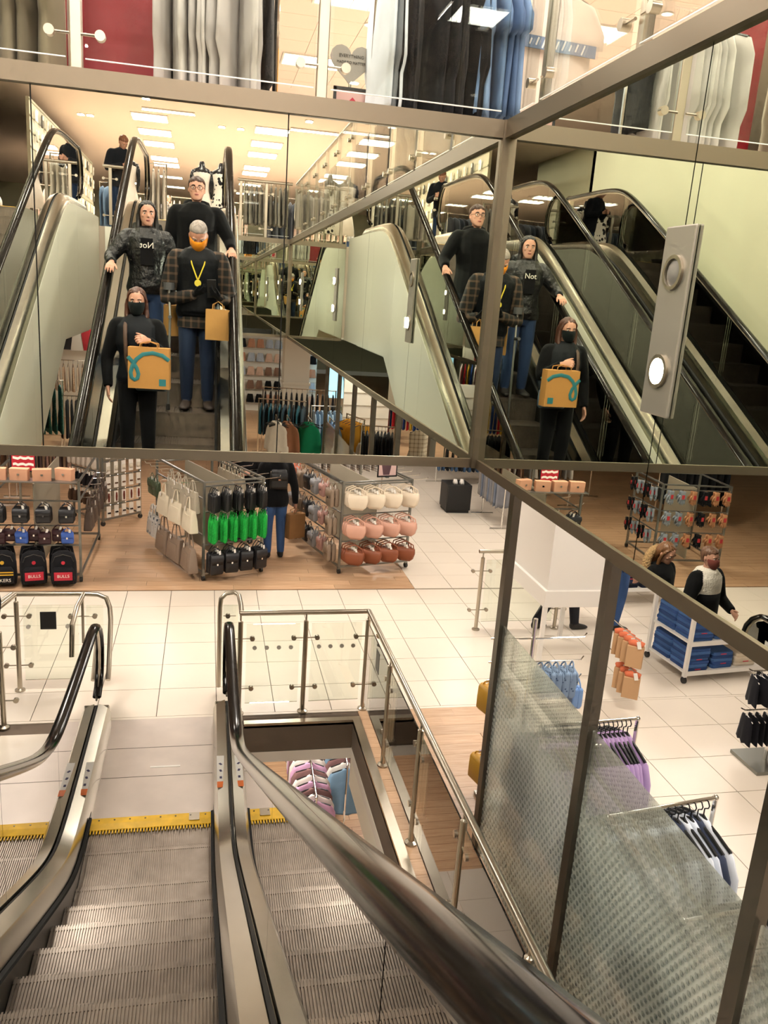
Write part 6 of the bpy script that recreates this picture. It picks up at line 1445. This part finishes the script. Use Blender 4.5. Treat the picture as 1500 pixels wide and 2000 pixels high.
# --- tall man in black with glasses
p4, body, HP, S = person('tall man in black jacket and glasses holding the right handrail', (-.12, -1.03, 2.90), 0, 1.61, (cloth('#0a0a0b'), cloth('#14161c'), shoe_b),
    arms={'r': ((.30, .0, 1.06), (.315, .115, .985)), 'l': ((-.24, -.03, 1.0), (-.235, .05, .77))}, bulk=.026, hem=.47, hair='short', hair_col='#3a2016', head_pitch=-.08, vox=.008,
    hand_spec={'r': {'d': (.1, .85, -.5), 'n': (0, .5, .85), 'curl': .42, 'side': 1}})
glasses(body, HP, S)
q = MB(); q.loft([ell((0, -.06), .12, .07, 1.27), ell((0, -.08), .14, .085, 1.32), ell((0, -.05), .11, .09, 1.38), ell((0, -.04), .075, .07, 1.39)]); q.build('hood', cloth('#0a0a0b'), body, 'all')

# --- two shoppers between the bag racks
p5, body, HP, S = person('woman seen from behind in black jacket and jeans with a small black backpack', (.92, 10.75, 0), .1, 1.62, (blk, jean_b, shoe_b), hair='long', hair_col='#15110f', fem=True, vox=.013, bulk=.022, face=False,
    arms={'l': ((-.24, .05, 1.0), (-.20, .20, .98)), 'r': ((.25, -.02, 1.0), (.28, .02, .75))})
t = thing('small_backpack', 'small black backpack worn by the woman between the bag racks', 'backpack', (.94, 10.60, 1.02), .1)
b = MB(); b.loft([rrect(.22, .07, -.02), rrect(.24, .10, .02), rrect(.23, .09, .18), rrect(.18, .05, .24)]); b.build('bag', leather('#121214'), t, 'all')
b = MB(); b.loft([rrect(.21, .02, .10, yo=-.05), rrect(.22, .03, .17, yo=-.045), rrect(.2, .03, .235, yo=-.01)]); b.build('flap', leather('#121214'), t, 'all'); b = MB(); b.obox((0, -.068, .115), (.03, .008, .02)); b.build('clasp', M('clasp_rose', '#c08a70', .3, .8), t)
pb4 = paper_bag('paper_bag', 'brown paper bag carried by the woman with the small backpack', .26, .34, .12, kraft2, .08); pb4.location = (1.20, 10.76, .70); pb4.rotation_euler = (0, 0, .5)
p6, body, HP, S = person('woman in black facing the camera between the bag racks', (.55, 11.5, 0), pi-.25, 1.58, (blk2, blk, shoe_b), hair='long', hair_col='#1a1412', fem=True, vox=.013, bulk=.02,
    arms={'l': ((-.24, .06, 1.0), (-.10, .24, 1.05)), 'r': ((.24, .06, 1.0), (.08, .22, 1.0))})
# --- two shoppers behind the white tower (legs in view)
person('shopper in dark trousers walking behind the white display tower', (4.02, 8.15, 0), -1.3, 1.62, (blk2, cloth('#25252a'), shoe_b), hair='short', hair_col='#2a1e18', vox=.014,
    legs={'l': ((-.08, 0, .80), (-.08, -.05, .44), (-.08, -.30, .08)), 'r': ((.08, 0, .80), (.08, .08, .45), (.08, .14, .08))})
person('shopper in blue jeans standing behind the white display tower', (4.66, 8.15, 0), -1.5, 1.60, (navy, jean_b, shoe_b), hair='bob', hair_col='#3a2a20', fem=True, vox=.014)
# --- two women stepping onto the empty escalator
p7, body, HP, S = person('young woman with very long fair hair and fur-hooded black coat by the empty escalator', (-1.88, 6.80, 0), pi-.45, 1.50, (blk, cloth('#1c1c22'), shoe_b), hair='verylong', hair_col='#6a4426', fem=True, vox=.010, bulk=.024, head_pitch=.35)
fur = M('fur_trim', '#a5835a', .95, noise=(40, .35), bump=(60, 1., .03))
q = MB(); pts = []
for i in range(13): a = radians(-20+i*220/12); pts.append((.17*cos(a), -.06-.03*sin(a)+.02, 1.22+.16*sin(a)))
q.tube(pts, .042, 10); q.build('fur_hood', fur, body, 'all')
p8, body, HP, S = person('woman in black and white fleece coat with patterned mask by the empty escalator', (-2.30, 6.66, 0), pi-.35, 1.48, (M('white_fleece', '#e6ddd2', .95, bump=(50, .6, .02)), blk, shoe_b), hair='short', hair_col='#6a4a38', fem=True, vox=.010, bulk=.032, sleeve=blk, hem=.60,
    arms={'r': ((.26, .02, .92), (.18, .22, .86)), 'l': ((-.28, .05, .94), (-.33, .27, .93))})
q = MB(); q.loft([ell((0, 0), .175, .150, .60), ell((0, .0), .185, .155, .72), ell((0, .0), .178, .150, .95), ell((0, 0), .18, .148, 1.03)]); q.build('coat_body', blk, body, 'all')
face_mask(body, HP, '#7a4038', S)
# --- upper floor: man at the balustrade, girl further back
person('man in dark jacket leaning by the upper balustrade looking at his phone', (-1.40, -7.1, ZF), -.5, 1.42, (cloth('#1a1c22'), cloth('#22304a'), shoe_b), hair='short', hair_col='#7a4a30', vox=.013, lean=.35, head_pitch=.7, bulk=.022,
    arms={'l': ((-.22, .10, .90), (-.05, .30, .95)), 'r': ((.22, .10, .90), (.06, .30, .95))})
person('girl in a grey check coat far back on the upper floor', (-1.02, -15.2, ZF), 0, 1.36, (plaid('grey_check', '#8d8a88', '#3a3838', 12), jean_d, shoe_b), hair='long', hair_col='#6a4a34', fem=True, vox=.014, bulk=.02,
    arms={'r': ((.20, .06, .86), (.04, .16, 1.10))})
